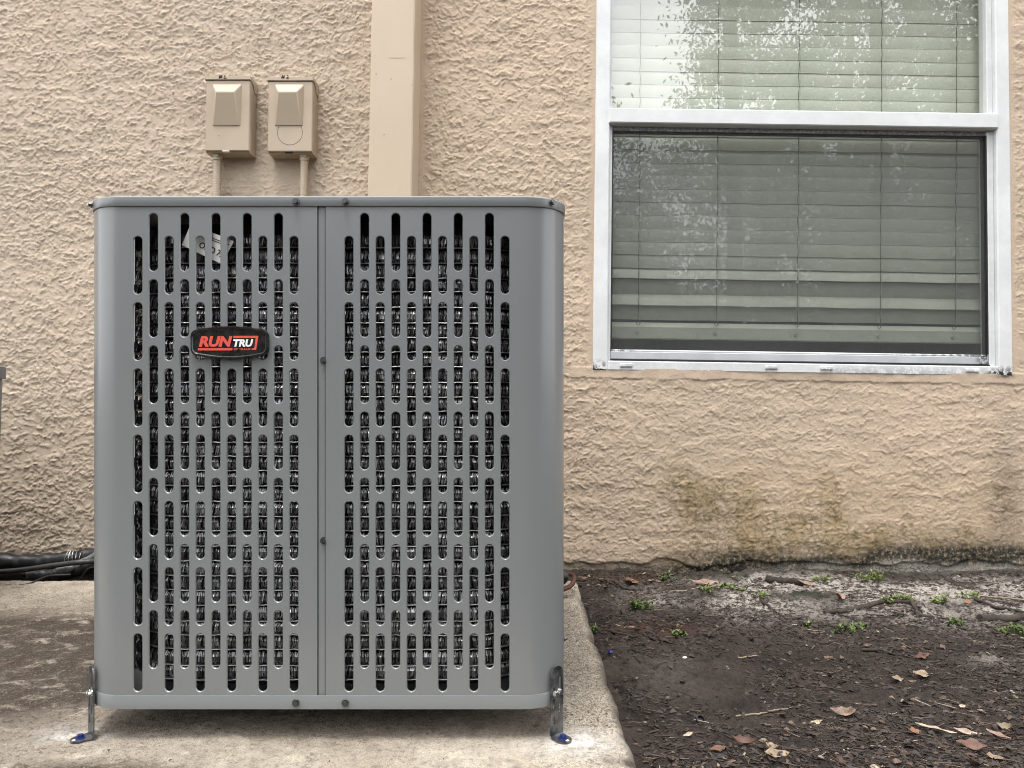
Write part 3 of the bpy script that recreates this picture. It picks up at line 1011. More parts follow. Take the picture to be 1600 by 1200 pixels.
# ================================================================== ELECTRICAL BOXES
def elec_box(pxl, pxr, pyt, pyb, label, number, knock, con_px, dark_tab):
    dep = 0.060
    yf = D2 - dep - 0.004
    a, b = at_y(pxl, pyb, yf), at_y(pxr, pyt, yf)
    cx = (a.x + b.x) / 2
    root = thing('electrical_box', label, 'electrical box', (cx, D2, a.z), 'electrical disconnect boxes on the wall')
    w2, h = (b.x - a.x) / 2, b.z - a.z
    yF = -dep - 0.004

    def L(px, py, off=0.0):
        p_ = at_y(px, py, yf - off)
        return Vector((p_.x - cx, yF - off, p_.z - a.z))
    m_ = MB()
    wbox(m_, -w2, w2, yF + 0.008, 0.0, 0.0, h - 0.004, 0.002)
    m_.build('enclosure', M['box'], root, 30)
    m_ = MB()
    wbox(m_, -w2 + 0.0005, w2 - 0.0005, yF, yF + 0.0075, 0.003, h - 0.0135, 0.0025)
    m_.build('front_cover', M['box'], root, 30)
    # hood: top lip with cheeks curving back at both sides
    m_ = MB()
    wbox(m_, -w2 - 0.002, w2 + 0.002, yF - 0.004, 0.0, h - 0.013, h, 0.0015)
    for s in (-1, 1):
        pr = [(yF - 0.003, h - 0.001), (yF - 0.003, h - 0.013)] + [(yF + 0.002 + 0.034 * sin(k_ * pi / 10), h - 0.013 - 0.026 * (1 - cos(k_ * pi / 10))) for k_ in range(1, 6)] + [(-0.002, h - 0.039), (-0.002, h - 0.001)]
        xs = (s * (w2 + 0.0005), s * (w2 + 0.0025))
        m_.loft([[(x, y_, z_) for y_, z_ in pr] for x in xs], True, True)
    m_.build('hood', M['box'], root, 30)
    # pressed wedge on the front cover
    dx = pxl - 320
    o4 = [L(332 + dx, 131, -0.001), L(378.5 + dx, 131, -0.001), L(376.5 + dx, 197, -0.001), L(331.5 + dx, 197, -0.001)]
    r4 = [L(337 + dx, 143.5, 0.023), L(366 + dx, 143.5, 0.023), L(373 + dx, 196, 0.003), L(333 + dx, 196, 0.003)]
    m_ = MB()
    m_.loft([[o4[3], o4[2], o4[1], o4[0]], [r4[3], r4[2], r4[1], r4[0]]], False, True)
    me_ = m_.mesh('wedge_grip')
    import bmesh
    bm = bmesh.new()
    bm.from_mesh(me_)
    bmesh.ops.bevel(bm, geom=bm.edges[:], offset=0.0014, segments=2, affect='EDGES', clamp_overlap=True)
    bm.to_mesh(me_)
    bm.free()
    me_.shade_smooth()
    me_.set_sharp_from_angle(angle=radians(28))
    link('wedge_grip', me_, M['box'], root)
    m_ = MB()
    tz = -0.0005
    wbox(m_, -0.011 - 0.004, 0.011 - 0.004, yF - 0.002, yF + 0.01, tz, tz + 0.004, 0.001)
    m_.build('latch_tab', M['ink'] if dark_tab else M['stone'], root)
    if knock:
        c0 = L(453, 207, 0.0)
        ring_ = [(c0.x + 0.0405 * cos(k_ * 2 * pi / 48), yF - 0.0001, c0.z + 0.0405 * sin(k_ * 2 * pi / 48)) for k_ in range(48)]
        m_ = MB()
        for k_ in range(48):
            m_.tube([ring_[k_], ring_[(k_ + 1) % 48]], 0.0006, 4, False)
        m_.build('knockout_ring', M['cable'], root)
    else:
        c0 = L(342, 211)
        m_ = MB()
        m_.cyl((c0.x, yF + 0.001, c0.z), (0, -1, 0), 0.0022, 0.003, 8, 0.001)
        m_.build('paint_drip', M['box'], root)
    # felt-pen number on the hood
    m_ = MB()
    n0 = L(343 + dx, 121.3)
    s_ = 0.0105

    def stroke(pts_):
        P_ = [(n0.x + p_[0] * s_, yF - 0.0043, n0.z - 0.0045 + p_[1] * s_) for p_ in pts_]
        m_.tube(P_, 0.0013, 5, True)
    stroke([(0.1, 0), (0.35, 1)])
    stroke([(0.6, 0), (0.85, 1)])
    stroke([(-0.1, 0.35), (0.95, 0.42)])
    stroke([(0.0, 0.68), (1.05, 0.75)])
    if number == 1:
        stroke([(1.55, 0.75), (1.85, 0.95), (1.75, 0.05)])
        stroke([(1.4, 0.02), (2.3, 0.1)])
    else:
        stroke([(1.6, 0.75), (1.85, 0.95), (2.1, 0.8), (2.0, 0.5), (1.5, 0.05), (2.3, 0.1)])
    m_.build('pen_number', M['ink'], root)
    # flexible conduit dropping out of the bottom
    k0 = at_y(con_px, 245, D2 - 0.032)
    cxl = k0.x - cx
    m_ = MB()
    m_.cyl((cxl, -0.032, 0.002), (0, 0, -1), 0.0185, 0.010, 6)
    m_.cyl((cxl, -0.032, -0.006), (0, 0, -1), 0.015, 0.012, 16)
    m_.build('conduit_nut', M['box'], root, 30)
    m_ = MB()
    pts, rad = [], []
    z = -0.016
    i = 0
    path = []
    while z > -0.52:
        path.append((cxl, -0.032, z))
        z -= 0.0021
    for k_ in range(1, 72):
        a_ = min(k_ / 40.0, 1.0) * pi / 2
        path.append((cxl, -0.032 - 0.10 * (1 - cos(a_)) - max(0, k_ - 40) * 0.010, z - 0.10 * sin(a_)))
    for i, p_ in enumerate(path):
        rad.append(0.0130 - (0.0007 if i % 4 == 0 else 0))
    m_.tube(path, rad, 12)
    m_.build('conduit', M['box'], root, 80)
    return root


elec_box(320, 391, 119, 237, 'tan electrical box marked number 1 with a plain lower front', 1, False, 339.5, False)
elec_box(417.5, 489, 120.5, 238, 'tan electrical box marked number 2 with a round knockout ring', 2, True, 475.5, True)

# ================================================================== AIR CONDITIONER
unit = thing('air_conditioner', 'large grey air conditioner with slotted front panels and black badge', 'air conditioner')
unit.matrix_world = U_M
zTop, zCap, zBase, zBot = unit_z(306), unit_z(322.5), unit_z(1086.5), unit_z(1108)


def usurf(s, z, n=0.0):
    """quarter of the cabinet skin: s runs from the front centre round the right corner to the right side centre"""
    Lf = UHALF - UR
    La = UR * pi / 2
    if s <= Lf:
        return (s, -UHALF - n, z)
    if s <= Lf + La:
        a = (s - Lf) / UR
        return (Lf + (UR + n) * sin(a), -Lf - (UR + n) * cos(a), z)
    return (UHALF + n, -Lf + (s - Lf - La), z)


STOT = 2 * (UHALF - UR) + UR * pi / 2


def slot_cell(mb_, f, sc, zc, w2, z0, z1, hh, ro, ri, d1=-0.0016, d2=-0.0022):
    """rectangular cell of sheet metal with a stadium hole that has a pressed-in lip. f(s,z,n) maps to space"""
    ca = hh - ro
    ang = []
    ct = math.atan2(z1 - (zc + ca), w2)
    cb = math.atan2((zc - ca) - z0, w2)
    top = sorted(set([0.0, ct, pi / 2, pi - ct, pi] + [pi * k_ / 10 for k_ in range(11)]))
    bot = sorted(set([0.0, cb, pi / 2, pi - cb, pi] + [pi * k_ / 10 for k_ in range(11)]))
    pts = []
    for a in top:
        pts.append((a, 1))
    for a in bot:
        pts.append((a + pi, -1))
    R, O, I, B = [], [], [], []
    for a, sgn in pts:
        cz = zc + sgn * ca
        dx_, dz_ = cos(a), sin(a)
        kx = w2 / abs(dx_) if abs(dx_) > 1e-6 else 1e9
        lim = (z1 - cz) if dz_ > 0 else (cz - z0)
        kz = lim / abs(dz_) if abs(dz_) > 1e-6 else 1e9
        k_ = min(kx, kz)
        R.append(f(sc + dx_ * k_, cz + dz_ * k_, 0))
        O.append(f(sc + dx_ * ro, cz + dz_ * ro, 0))
        mid = (ro + ri) / 2 + 0.0001
        I.append((f(sc + dx_ * mid, cz + dz_ * mid, d1 * 0.35), f(sc + dx_ * ri, cz + dz_ * ri, d1)))
        B.append(f(sc + dx_ * ri, cz + dz_ * ri, d2))
    mb_.loft([R, O, [i_[0] for i_ in I], [i_[1] for i_ in I], B])


def sheet(mb_, f, s0, s1, z0, z1, n=0.0):
    if s1 - s0 < 1e-6 or z1 - z0 < 1e-6:
        return
    mb_.add([f(s0, z0, n), f(s1, z0, n), f(s1, z1, n), f(s0, z1, n)], [(0, 1, 2, 3)])


zPT, zPB = zCap + 0.006, zBase - 0.006
zA0, zA6 = unit_z(414.1), unit_z(1035.6)
zB0, zB6 = unit_z(378.2), unit_z(999.3)
pA, pB = (zA0 - zA6) / 6, (zB0 - zB6) / 6
colp = 0.02475
mb = MB()
S0 = 0.0066
for side in (0, 1):
    f = usurf if side == 0 else (lambda s, z, n=0.0: usurf(STOT - s, z, n))
    first = 0.0436 - colp / 2
    if side == 0:
        sheet(mb, f, S0, first, zPB, zPT)
        mb.add([f(S0, zPB, 0), f(S0, zPT, 0), f(S0, zPT, -0.007), f(S0, zPB, -0.007)], [(0, 1, 2, 3)])
    else:
        mb.add([f(first, zPB), f(S0, zPB), f(S0, zPT), f(first, zPT)], [(0, 1, 2, 3)])
        mb.add([f(S0, zPT, 0), f(S0, zPB, 0), f(S0, zPB, -0.007), f(S0, zPT, -0.007)], [(0, 1, 2, 3)])
    for k in range(11):
        sc = 0.0436 + k * colp
        A = (k % 2 == 0)
        zc0, pp = (zA0, pA) if A else (zB0, pB)
        zt, zb = zc0 + pp / 2, zc0 - 6.5 * pp
        sheet(mb, f, sc - colp / 2, sc + colp / 2, zt, zPT)
        sheet(mb, f, sc - colp / 2, sc + colp / 2, zPB, zb)
        for i in range(7):
            zc = zc0 - i * pp
            slot_cell(mb, f, sc, zc, colp / 2, zc - pp / 2, zc + pp / 2, 0.0468, 0.0080, 0.0067)
    sE = 0.0436 + 10 * colp + colp / 2
    if side == 0:
        a0, a1 = sE, STOT - sE
        Lf = UHALF - UR
        ss = [a0, Lf] + [Lf + UR * pi / 2 * i / 16 for i in range(1, 17)] + [a1]
        for i in range(len(ss) - 1):
            sheet(mb, usurf, ss[i], ss[i + 1], zPB, zPT)
pm = mb.mesh('louver_panel')
import bmesh
bm = bmesh.new()
bm.from_mesh(pm)
bmesh.ops.remove_doubles(bm, verts=bm.verts, dist=0.00002)
bm.normal_update()
for fc in bm.faces:
    c0 = fc.calc_center_median()
    ox = max(-(UHALF - UR), min(UHALF - UR, c0.x))
    oy = max(-(UHALF - UR), min(UHALF - UR, c0.y))
    if fc.normal.dot(Vector((c0.x - ox, c0.y - oy, 0))) < 0:
        fc.normal_flip()
bm.to_mesh(pm)
bm.free()
pm.shade_smooth()
pm.set_sharp_from_angle(angle=radians(38))
for q in range(4):
    o = link('louver_panel', pm, M['enamel'], unit)
    o.rotation_euler = (0, 0, q * pi / 2)
    mb = MB()
    Mz = Matrix.Rotation(q * pi / 2, 3, 'Z')
    hb = 0.012
    P = [(-hb, -UHALF + 0.006, zPB), (hb, -UHALF + 0.006, zPB), (hb, -UHALF + 0.006, zPT), (-hb, -UHALF + 0.006, zPT)]
    lip = [(-0.0062, -UHALF + 0.0045, zPB), (-0.0050, -UHALF + 0.002, zPB), (0.0050, -UHALF + 0.002, zPB), (0.0062, -UHALF + 0.0045, zPB)]
    mb.loft([[Mz @ Vector(p_) for p_ in lip], [Mz @ Vector((p_[0], p_[1], zPT)) for p_ in lip]], closed=False)
    mb.add([Mz @ Vector(p_) for p_ in P], [(0, 1, 2, 3)])
    mb.build('seam_strip', M['enamel'], unit)

# cap
H = UHALF
mb = MB()
prof = [(0.0000, zCap + 0.004), (0.0004, zCap), (0.0020, zCap), (0.0023, zCap + 0.0006), (0.0023, zTop - 0.006), (0.0022, zTop - 0.0025), (0.0, zTop - 0.0006), (-0.004, zTop), (-0.05, zTop + 0.002)]
loops = [rr(H + o_, H + o_, UR + o_, z_, 14) for o_, z_ in prof]
nl = len(loops[0])
circ = []
for p_ in loops[-1]:
    a = math.atan2(p_.y, p_.x)
    circ.append(Vector((0.29 * cos(a), 0.29 * sin(a), zTop + 0.008)))
loops.append(circ)
loops.append([Vector((p_.x, p_.y, zTop - 0.03)) for p_ in circ])
mb.loft(loops)
mb.build('top_cap', M['enamel'], unit, 35)
mb = MB()
for i in range(12):
    rad = 0.04 + i * 0.0227
    ringp = [(rad * cos(k * 2 * pi / 40), rad * sin(k * 2 * pi / 40), zTop + 0.012) for k in range(41)]
    mb.tube(ringp, 0.0016, 4, False)
for i in range(8):
    a = i * pi / 4
    mb.tube([(0.03 * cos(a), 0.03 * sin(a), zTop + 0.015), (0.295 * cos(a), 0.295 * sin(a), zTop + 0.010)], 0.002, 4)
mb.build('fan_guard', M['black'], unit)
mb = MB()
for i in range(4):
    a0 = i * pi / 2
    P = []
    for k in range(5):
        a = a0 + k * 0.22
        P += [(0.05 * cos(a), 0.05 * sin(a), zTop - 0.06 - 0.01 * k), (0.27 * cos(a), 0.27 * sin(a), zTop - 0.06 - 0.012 * k)]
    mb.add(P, [(2 * k, 2 * k + 1, 2 * k + 3, 2 * k + 2) for k in range(4)])
mb.cyl((0, 0, zTop - 0.05), (0, 0, -1), 0.07, 0.12, 16)
mb.build('fan', M['black'], unit)

# base pan
mb = MB()
prof = [(0.0, zBase - 0.002), (0.0003, zBase + 0.0003), (0.0012, zBase + 0.0003), (0.0014, zBase - 0.0001), (0.0014, zBot + 0.003), (0.0015, zBot + 0.0005), (-0.002, zBot), (-0.03, zBot + 0.001)]
mb.loft([rr(H + o_, H + o_, UR + o_, z_, 14) for o_, z_ in prof], False, True)
mb.build('base_pan', M['enamel'], unit, 35)
for sx_ in (-1, 1):
    for sy_ in (-1, 1):
        mb = MB()
        mb.cyl((sx_ * 0.22, sy_ * 0.22, 0.001), (0, 0, 1), 0.03, zBot + 0.002, 14, 0.026)
        mb.build('foot', M['black'], unit, 40)

# coil: stacked tubes wound round the cabinet, bristling with aluminium spines
CH, CR = H - 0.040, 0.125


def path_pt(s, hh, r):
    Lh = hh - r
    L_ = 2 * Lh
    La = r * pi / 2
    seg = L_ + La
    q_, u = divmod(s, seg)
    q_ = int(q_) % 4
    if u < L_:
        p_, nrm = (-Lh + u, -hh), (0, -1)
    else:
        a = (u - L_) / r
        p_, nrm = (Lh + r * sin(a), -Lh - r * cos(a)), (sin(a), -cos(a))
    for _ in range(q_):
        p_ = (-p_[1], p_[0])
        nrm = (-nrm[1], nrm[0])
    return p_, nrm


perim = 4 * (2 * (CH - CR) + CR * pi / 2)
rowp = 0.0242
Vv, Ff = [], []
ns, na = 220, 6
for i in range(ns):
    p_, nrm = path_pt(perim * i / ns, CH, CR)
    for k in range(na):
        a = 2 * pi * k / na
        rr_ = 0.0060
        Vv.append((p_[0] + nrm[0] * rr_ * cos(a), p_[1] + nrm[1] * rr_ * cos(a), rr_ * sin(a)))
for i in range(ns):
    for k in range(na):
        j, l = (i + 1) % ns, (k + 1) % na
        Ff.append((i * na + k, j * na + k, j * na + l, i * na + l))
r5 = random.Random(5)
TUBE_F = len(Ff)
nst = 2300
for i in range(nst):                       # crushed aluminium spines, draped down each turn
    s0 = perim * (i + r5.uniform(-0.4, 0.4)) / nst
    p_, nrm = path_pt(s0 % perim, CH, CR)
    tang = Vector((-nrm[1], nrm[0], 0))
    N = Vector((nrm[0], nrm[1], 0))
    w_ = r5.uniform(0.0006, 0.0012)
    tw = r5.uniform(-0.9, 0.9)
    side = tang * cos(tw) * w_ + N * sin(tw) * w_
    lean = tang * r5.uniform(-0.002, 0.002)
    zt_, zb_ = 0.0095 + r5.uniform(-0.002, 0.0015), -0.0098 + r5.uniform(-0.0012, 0.003)
    prof = [(zt_, 0.0065), (0.003, 0.0105 + r5.uniform(-0.0012, 0.0012)), (-0.005, 0.0108 + r5.uniform(-0.0015, 0.0018)), (zb_, 0.0082 + r5.uniform(-0.001, 0.002))]
    b = len(Vv)
    for k, (z_, n_) in enumerate(prof):
        c0 = Vector((p_[0], p_[1], 0)) + N * n_ + Vector((0, 0, z_)) + lean * k
        ww = side * (0.5 if k in (0, 3) else 1.0)
        Vv += [tuple(c0 - ww), tuple(c0 + ww)]
    for k in range(3):
        Ff.append((b + 2 * k, b + 2 * k + 1, b + 2 * k + 3, b + 2 * k + 2))
for i in range(900):                       # loose bristles sticking out
    s = r5.uniform(0, perim)
    a = r5.gauss(-0.2, 0.8)
    p_, nrm = path_pt(s, CH, CR)
    tang = Vector((-nrm[1], nrm[0], 0))
    N = Vector((nrm[0], nrm[1], 0))
    d = N * cos(a) + Vector((0, 0, sin(a)))
    c0 = Vector((p_[0], p_[1], 0)) + d * 0.0095
    d2 = (d + tang * r5.uniform(-0.8, 0.8)).normalized()
    side = tang * r5.uniform(0.0003, 0.0007)
    b = len(Vv)
    Vv += [tuple(c0 - side), tuple(c0 + side), tuple(c0 + d2 * r5.uniform(0.002, 0.005))]
    Ff.append((b, b + 1, b + 2))
RIM_F = len(Ff)
nr = 420                                   # crimped strip edge between two turns, paler to paint the skylight caught there
for i in range(nr):
    p_, nrm = path_pt(perim * i / nr, CH, CR)
    zz_ = -0.0112 + r5.uniform(-0.0006, 0.0006)
    o_ = r5.uniform(-0.0016, 0.0006)
    for n_, dz in ((0.004, 0.0006), (0.0118 + o_, 0.0007), (0.0124 + o_, -0.0002), (0.0116 + o_, -0.0011)):
        Vv.append((p_[0] + nrm[0] * n_, p_[1] + nrm[1] * n_, zz_ + dz))
b0 = len(Vv) - 4 * nr
for i in range(nr):
    j = (i + 1) % nr
    for k in range(3):
        Ff.append((b0 + 4 * i + k, b0 + 4 * j + k, b0 + 4 * j + k + 1, b0 + 4 * i + k + 1))
cm = bpy.data.meshes.new('coil_tube')
cm.from_pydata(Vv, [], Ff)
cm.update()
cm.materials.append(M['fin'])
cm.materials.append(M['black'])
cm.materials.append(M['rim'])
for fc in cm.polygons:
    fc.material_index = 1 if fc.index < TUBE_F else (2 if fc.index >= RIM_F else 0)
zc_top = unit_pt(504, 368, 0.036).z
zc_bot = zBase + 0.008
nrow = int((zc_top - zc_bot) / rowp)
for i in range(nrow):
    o = link('coil_tube', cm, M['fin'], unit)
    o.location = (r5.uniform(-0.001, 0.001), r5.uniform(-0.0012, 0.0012), zc_top - i * rowp - 0.01)
    o.rotation_euler = (r5.uniform(-0.003, 0.003), r5.uniform(-0.004, 0.004), (i % 4) * pi / 2)
mb = MB()
mb.loft([rr(CH - 0.006, CH - 0.006, CR, z_, 10) for z_ in (zBase, zTop - 0.035)])
mb.build('coil_dark_backing', M['black'], unit, 40)  # added black wall behind the turns, keeps the inside dark

# screws
mb = MB()
mb.cyl((0, 0.0, 0), (0, -1, 0), 0.0060, 0.0014, 18, 0.0056)
mb.cyl((0, -0.0012, 0), (0, -1, 0), 0.0042, 0.0042, 6, 0.0040)
mb.cyl((0, -0.0050, 0), (0, -1, 0), 0.0022, 0.0006, 8)
scm = mb.mesh('screw', 30)
for px_, py_, n_ in ((463, 316, 0.003), (540, 316, 0.003), (463, 1097, 0.003), (540, 1097, 0.003), (505.5, 563, -0.002), (505.5, 845, -0.002)):
    q = unit_pt(px_, py_)
    o = link('screw', scm, M['steel'], unit)
    o.location = (q.x, -UHALF - n_, q.z)
    o.rotation_euler = (0, random.uniform(0, 1), 0)
for px_, ang in ((862, 40), (150, -55)):
    a = radians(ang)
    Lf = UHALF - UR
    o = link('screw', scm, M['steel'], unit)
    s = 1 if ang > 0 else -1
    o.location = (s * Lf + (UR + 0.003) * sin(a), -Lf - (UR + 0.003) * cos(a), (zTop + zCap) / 2 + 0.001)
    o.rotation_euler = (0, 0, a)


# badge
def text_mesh(txt, size, shear=0.0, offset=0.0, extrude=0.0004):
    cu = bpy.data.curves.new('text', 'FONT')
    cu.body = txt
    cu.size = size
    cu.shear = shear
    cu.offset = offset
    cu.extrude = extrude
    cu.resolution_u = 3
    ob = bpy.data.objects.new('text', cu)
    COL.objects.link(ob)
    dg = bpy.context.evaluated_depsgraph_get()
    m_ = bpy.data.meshes.new_from_object(ob.evaluated_get(dg))
    bpy.data.objects.remove(ob)
    return m_


def fit_text(m_, x0, x1, z0, z1, y):
    co = np.empty(len(m_.vertices) * 3, np.float32)
    m_.vertices.foreach_get('co', co)
    co = co.reshape(-1, 3)
    mn, mx_ = co.min(0), co.max(0)
    u = (co[:, 0] - mn[0]) / (mx_[0] - mn[0])
    v = (co[:, 1] - mn[1]) / (mx_[1] - mn[1])
    out = np.stack([x0 + u * (x1 - x0), y - co[:, 2], z0 + v * (z1 - z0)], 1).astype(np.float32)
    m_.vertices.foreach_set('co', out.ravel())
    m_.update()
    return m_


bc = unit_pt(360.5, 535.5)
bw, bh = 0.0612, 0.0262


def badge_loop(ins, n):
    P = []
    w_, h_ = bw - ins, bh - ins
    rc = 0.011 - ins * 0.6
    for cx_, cz_, a0 in ((w_ - rc, h_ - 0.0052 - rc, 0), (-w_ + rc, h_ - 0.0052 - rc, pi / 2), (-w_ + rc, -h_ + 0.0052 + rc, pi), (w_ - rc, -h_ + 0.0052 + rc, 3 * pi / 2)):
        for k_ in range(9):
            a = a0 + pi / 2 * k_ / 8
            P.append((cx_ + rc * cos(a), cz_ + rc * sin(a)))
        if a0 in (0, pi):
            s_ = 1 if a0 == 0 else -1
            for k_ in range(1, 12):
                u = 1 - 2 * k_ / 12
                P.append((s_ * u * (w_ - rc), s_ * (h_ - 0.0052 + 0.0052 * (1 - u * u))))
    return [Vector((bc.x + x_, -UHALF - n, bc.z + z_)) for x_, z_ in P]


mb = MB()
mb.loft([badge_loop(0.0, 0.0005), badge_loop(0.0, 0.006), badge_loop(0.0012, 0.0085), badge_loop(0.003, 0.0085), badge_loop(0.0045, 0.0066)], False, True)
badge = mb.build('badge', M['badge'], unit, 40)
badge['label'] = 'black badge with red and white lettering'
yb_ = -UHALF - 0.0067


def B(px_, py_):
    q_ = unit_pt(px_, py_)
    return q_.x, q_.z


x0_, z1_ = B(313.5, 525.5)
x1_, z0_ = B(365.5, 542.5)
tm = fit_text(text_mesh('RUN', 1, 0.22, 0.05), x0_, x1_, z0_, z1_, yb_ + 0.0)
tm.materials.clear()
link('lettering', tm, M['red'], badge)
x0_, z1_ = B(367, 530.5)
x1_, z0_ = B(398, 542.2)
tm = fit_text(text_mesh('TRU', 1, 0.2, 0.045), x0_, x1_, z0_, z1_, yb_)
tm.materials.clear()
link('lettering', tm, M['white_print'], badge)
x0_, z1_ = B(368, 544.6)
x1_, z0_ = B(394, 547.4)
tm = fit_text(text_mesh('BY TRANE', 1, 0.1, 0.02), x0_, x1_, z0_, z1_, yb_)
tm.materials.clear()
link('lettering', tm, M['red'], badge)
mb = MB()


def flat(poly):
    P0 = [(B(a_, b_)[0], yb_ - 0.0005, B(a_, b_)[1]) for a_, b_ in poly]
    P1 = [(x_, y_ + 0.0006, z_) for x_, y_, z_ in P0]
    mb.loft([P1, P0], False, True)


flat([(367.5, 525.2), (406.5, 525.2), (405.6, 528.6), (367, 528.6)])
flat([(402.0, 528.6), (405.6, 528.6), (402.6, 547.2), (399.4, 547.2)])
flat([(396.0, 544.4), (399.8, 544.4), (399.4, 547.2), (395.6, 547.2)])
flat([(312.3, 544.3), (366, 544.3), (365.5, 547.8), (311.8, 547.8)])
mb.build('logo_stripe', M['red'], badge)

# ---- paper tag caught between panel and coil
tagp = [unit_pt(284, 383, 0.012), unit_pt(298, 350, 0.008), unit_pt(366, 377, 0.008), unit_pt(347, 413, 0.012)]
pt = thing('paper_tag', 'crumpled white paper tag showing through the slots above the badge', 'tag', U_M @ tagp[0])
pt.rotation_euler = (AL, 0, 0)


def tq(u, v):
    a, b, c_, d = (p_ - tagp[0] for p_ in tagp)
    p_ = (a * (1 - u) + d * u) * (1 - v) + (b * (1 - u) + c_ * u) * v
    return p_ + Vector((0, 0.001 * sin(u * 5), 0))


mb = MB()
for k in range(12):
    mb.add([tq(k / 12, 0), tq((k + 1) / 12, 0), tq((k + 1) / 12, 1), tq(k / 12, 1)], [(0, 1, 2, 3)])
sheet_o = mb.build('sheet', M['paper'], pt)
tm = text_mesh('OHD 72', 1, 0, 0.02)
co = np.empty(len(tm.vertices) * 3, np.float32)
tm.vertices.foreach_get('co', co)
co = co.reshape(-1, 3)
mn, mx_ = co.min(0), co.max(0)
for i, v_ in enumerate(tm.vertices):
    u = 0.35 + 0.6 * (co[i, 0] - mn[0]) / (mx_[0] - mn[0])
    w_ = 0.22 + 0.26 * (co[i, 1] - mn[1]) / (mx_[1] - mn[1])
    v_.co = tq(u, w_) + Vector((0, -0.0006, 0))
tm.materials.clear()
link('print', tm, M['ink'], pt)
mb = MB()
for v0, u0, u1 in ((0.78, 0.45, 0.95), (0.70, 0.45, 0.9)):
    mb.add([tq(u0, v0) + Vector((0, -0.0006, 0)), tq(u1, v0) + Vector((0, -0.0006, 0)), tq(u1, v0 + 0.035) + Vector((0, -0.0006, 0)), tq(u0, v0 + 0.035) + Vector((0, -0.0006, 0))], [(0, 1, 2, 3)])
mb.build('print', M['ink'], pt)


# ================================================================== TIE-DOWN BRACKETS
def bracket(cx_, cy_, ang, label, hgt_=0.112):
    """local frame: plate in the xz plane, outward normal -y, foot runs out along -y"""
    z = pad_z(cy_) + 0.001
    root = thing('tie_down_bracket', label, 'bracket', (cx_, cy_, z), 'steel brackets tying the condenser to the slab')
    root.rotation_euler = (AL * 0.5, 0, ang)
    w2 = 0.0132
    f = lambda s, zz_, n=0.0: (s, -0.0022 - n, zz_)
    m_ = MB()
    top = hgt_
    rows = {1: [0.086, 0.043], -1: [0.071, 0.053, 0.026]}
    ctop = top - w2
    for sd, cs in rows.items():
        edges = [0.004] + [(cs_a + cs_b) / 2 for cs_a, cs_b in zip(sorted(cs), sorted(cs)[1:])] + [ctop]
        for zc, za, zb_ in zip(sorted(cs), edges, edges[1:]):
            slot_cell(m_, f, sd * w2 / 2, zc, w2 / 2, za, zb_, min(0.0085, (zb_ - za) / 2 - 0.001), 0.0025, 0.0022, -0.001, -0.0021)
    n_ = 12
    arc = [f(w2 * cos(pi * k_ / n_), ctop + w2 * sin(pi * k_ / n_)) for k_ in range(n_ + 1)]
    m_.add(arc, [tuple(range(n_ + 1))])
    # thickness: rim
    rim = [f(-w2, 0.004)] + [f(w2, 0.004)] + arc
    back = [(p_[0], 0.0, p_[2]) for p_ in rim]
    m_.loft([back, rim])
    # bend and foot with rounded end
    fl = 0.018
    prof = [(-0.0022, 0.004), (-0.0026, 0.0028), (-0.0040, 0.0023)]
    m_.loft([[(-w2, y_, z_), (w2, y_, z_)] for y_, z_ in prof], closed=False)
    out = [(-w2, -0.0040), (-w2, -fl)] + [(-w2 * cos(pi * k_ / 10), -fl - w2 * sin(pi * k_ / 10)) for k_ in range(1, 10)] + [(w2, -fl), (w2, -0.0040)]
    m_.loft([[(x_, y_, 0.0) for x_, y_ in out], [(x_, y_, 0.0023) for x_, y_ in out]], False, True)
    m_.build('bracket_plate', M['galv'], root, 30)
    for bx_, bz_ in ((-0.0045, 0.0685), (0.0052, 0.0705)):
        b_ = MB()
        b_.cyl((bx_, -0.0022, bz_), (0, -1, 0), 0.0056, 0.0012, 16, 0.0053)
        b_.cyl((bx_, -0.0032, bz_), (0, -1, 0), 0.0040, 0.0045, 6, 0.0038)
        b_.build('bolt', M['zinc'], root, 30)
    b_ = MB()
    b_.cyl((0, -0.017, 0.0023), (0, 0, 1), 0.0078, 0.0016, 18, 0.0072)
    b_.cyl((0, -0.017, 0.0037), (0, 0, 1), 0.0052, 0.0045, 6, 0.0048)
    b_.build('anchor_screw', M['blue'], root, 30)
    b_ = MB()
    b_.cyl((0.001, -0.0262, 0.0012), (0, 0, 1), 0.0030, 0.0013, 12)
    b_.build('foot_hole', M['stone'], root)
    return root


Lf = UHALF - UR
a = radians(45)
off = UR + 0.0055
bracket(UCX + Lf + off * sin(a), D1 + UR - off * cos(a), radians(38), 'slotted steel bracket bolted to the right front corner of the grey unit')
bracket(UCX - Lf - off * sin(a), D1 + UR - off * cos(a), -a, 'steel bracket seen edge on at the left front corner of the unit')
bracket(UCX + UHALF + 0.0055, 1.66, pi / 2, 'steel bracket tip peeking out at the right side of the unit')

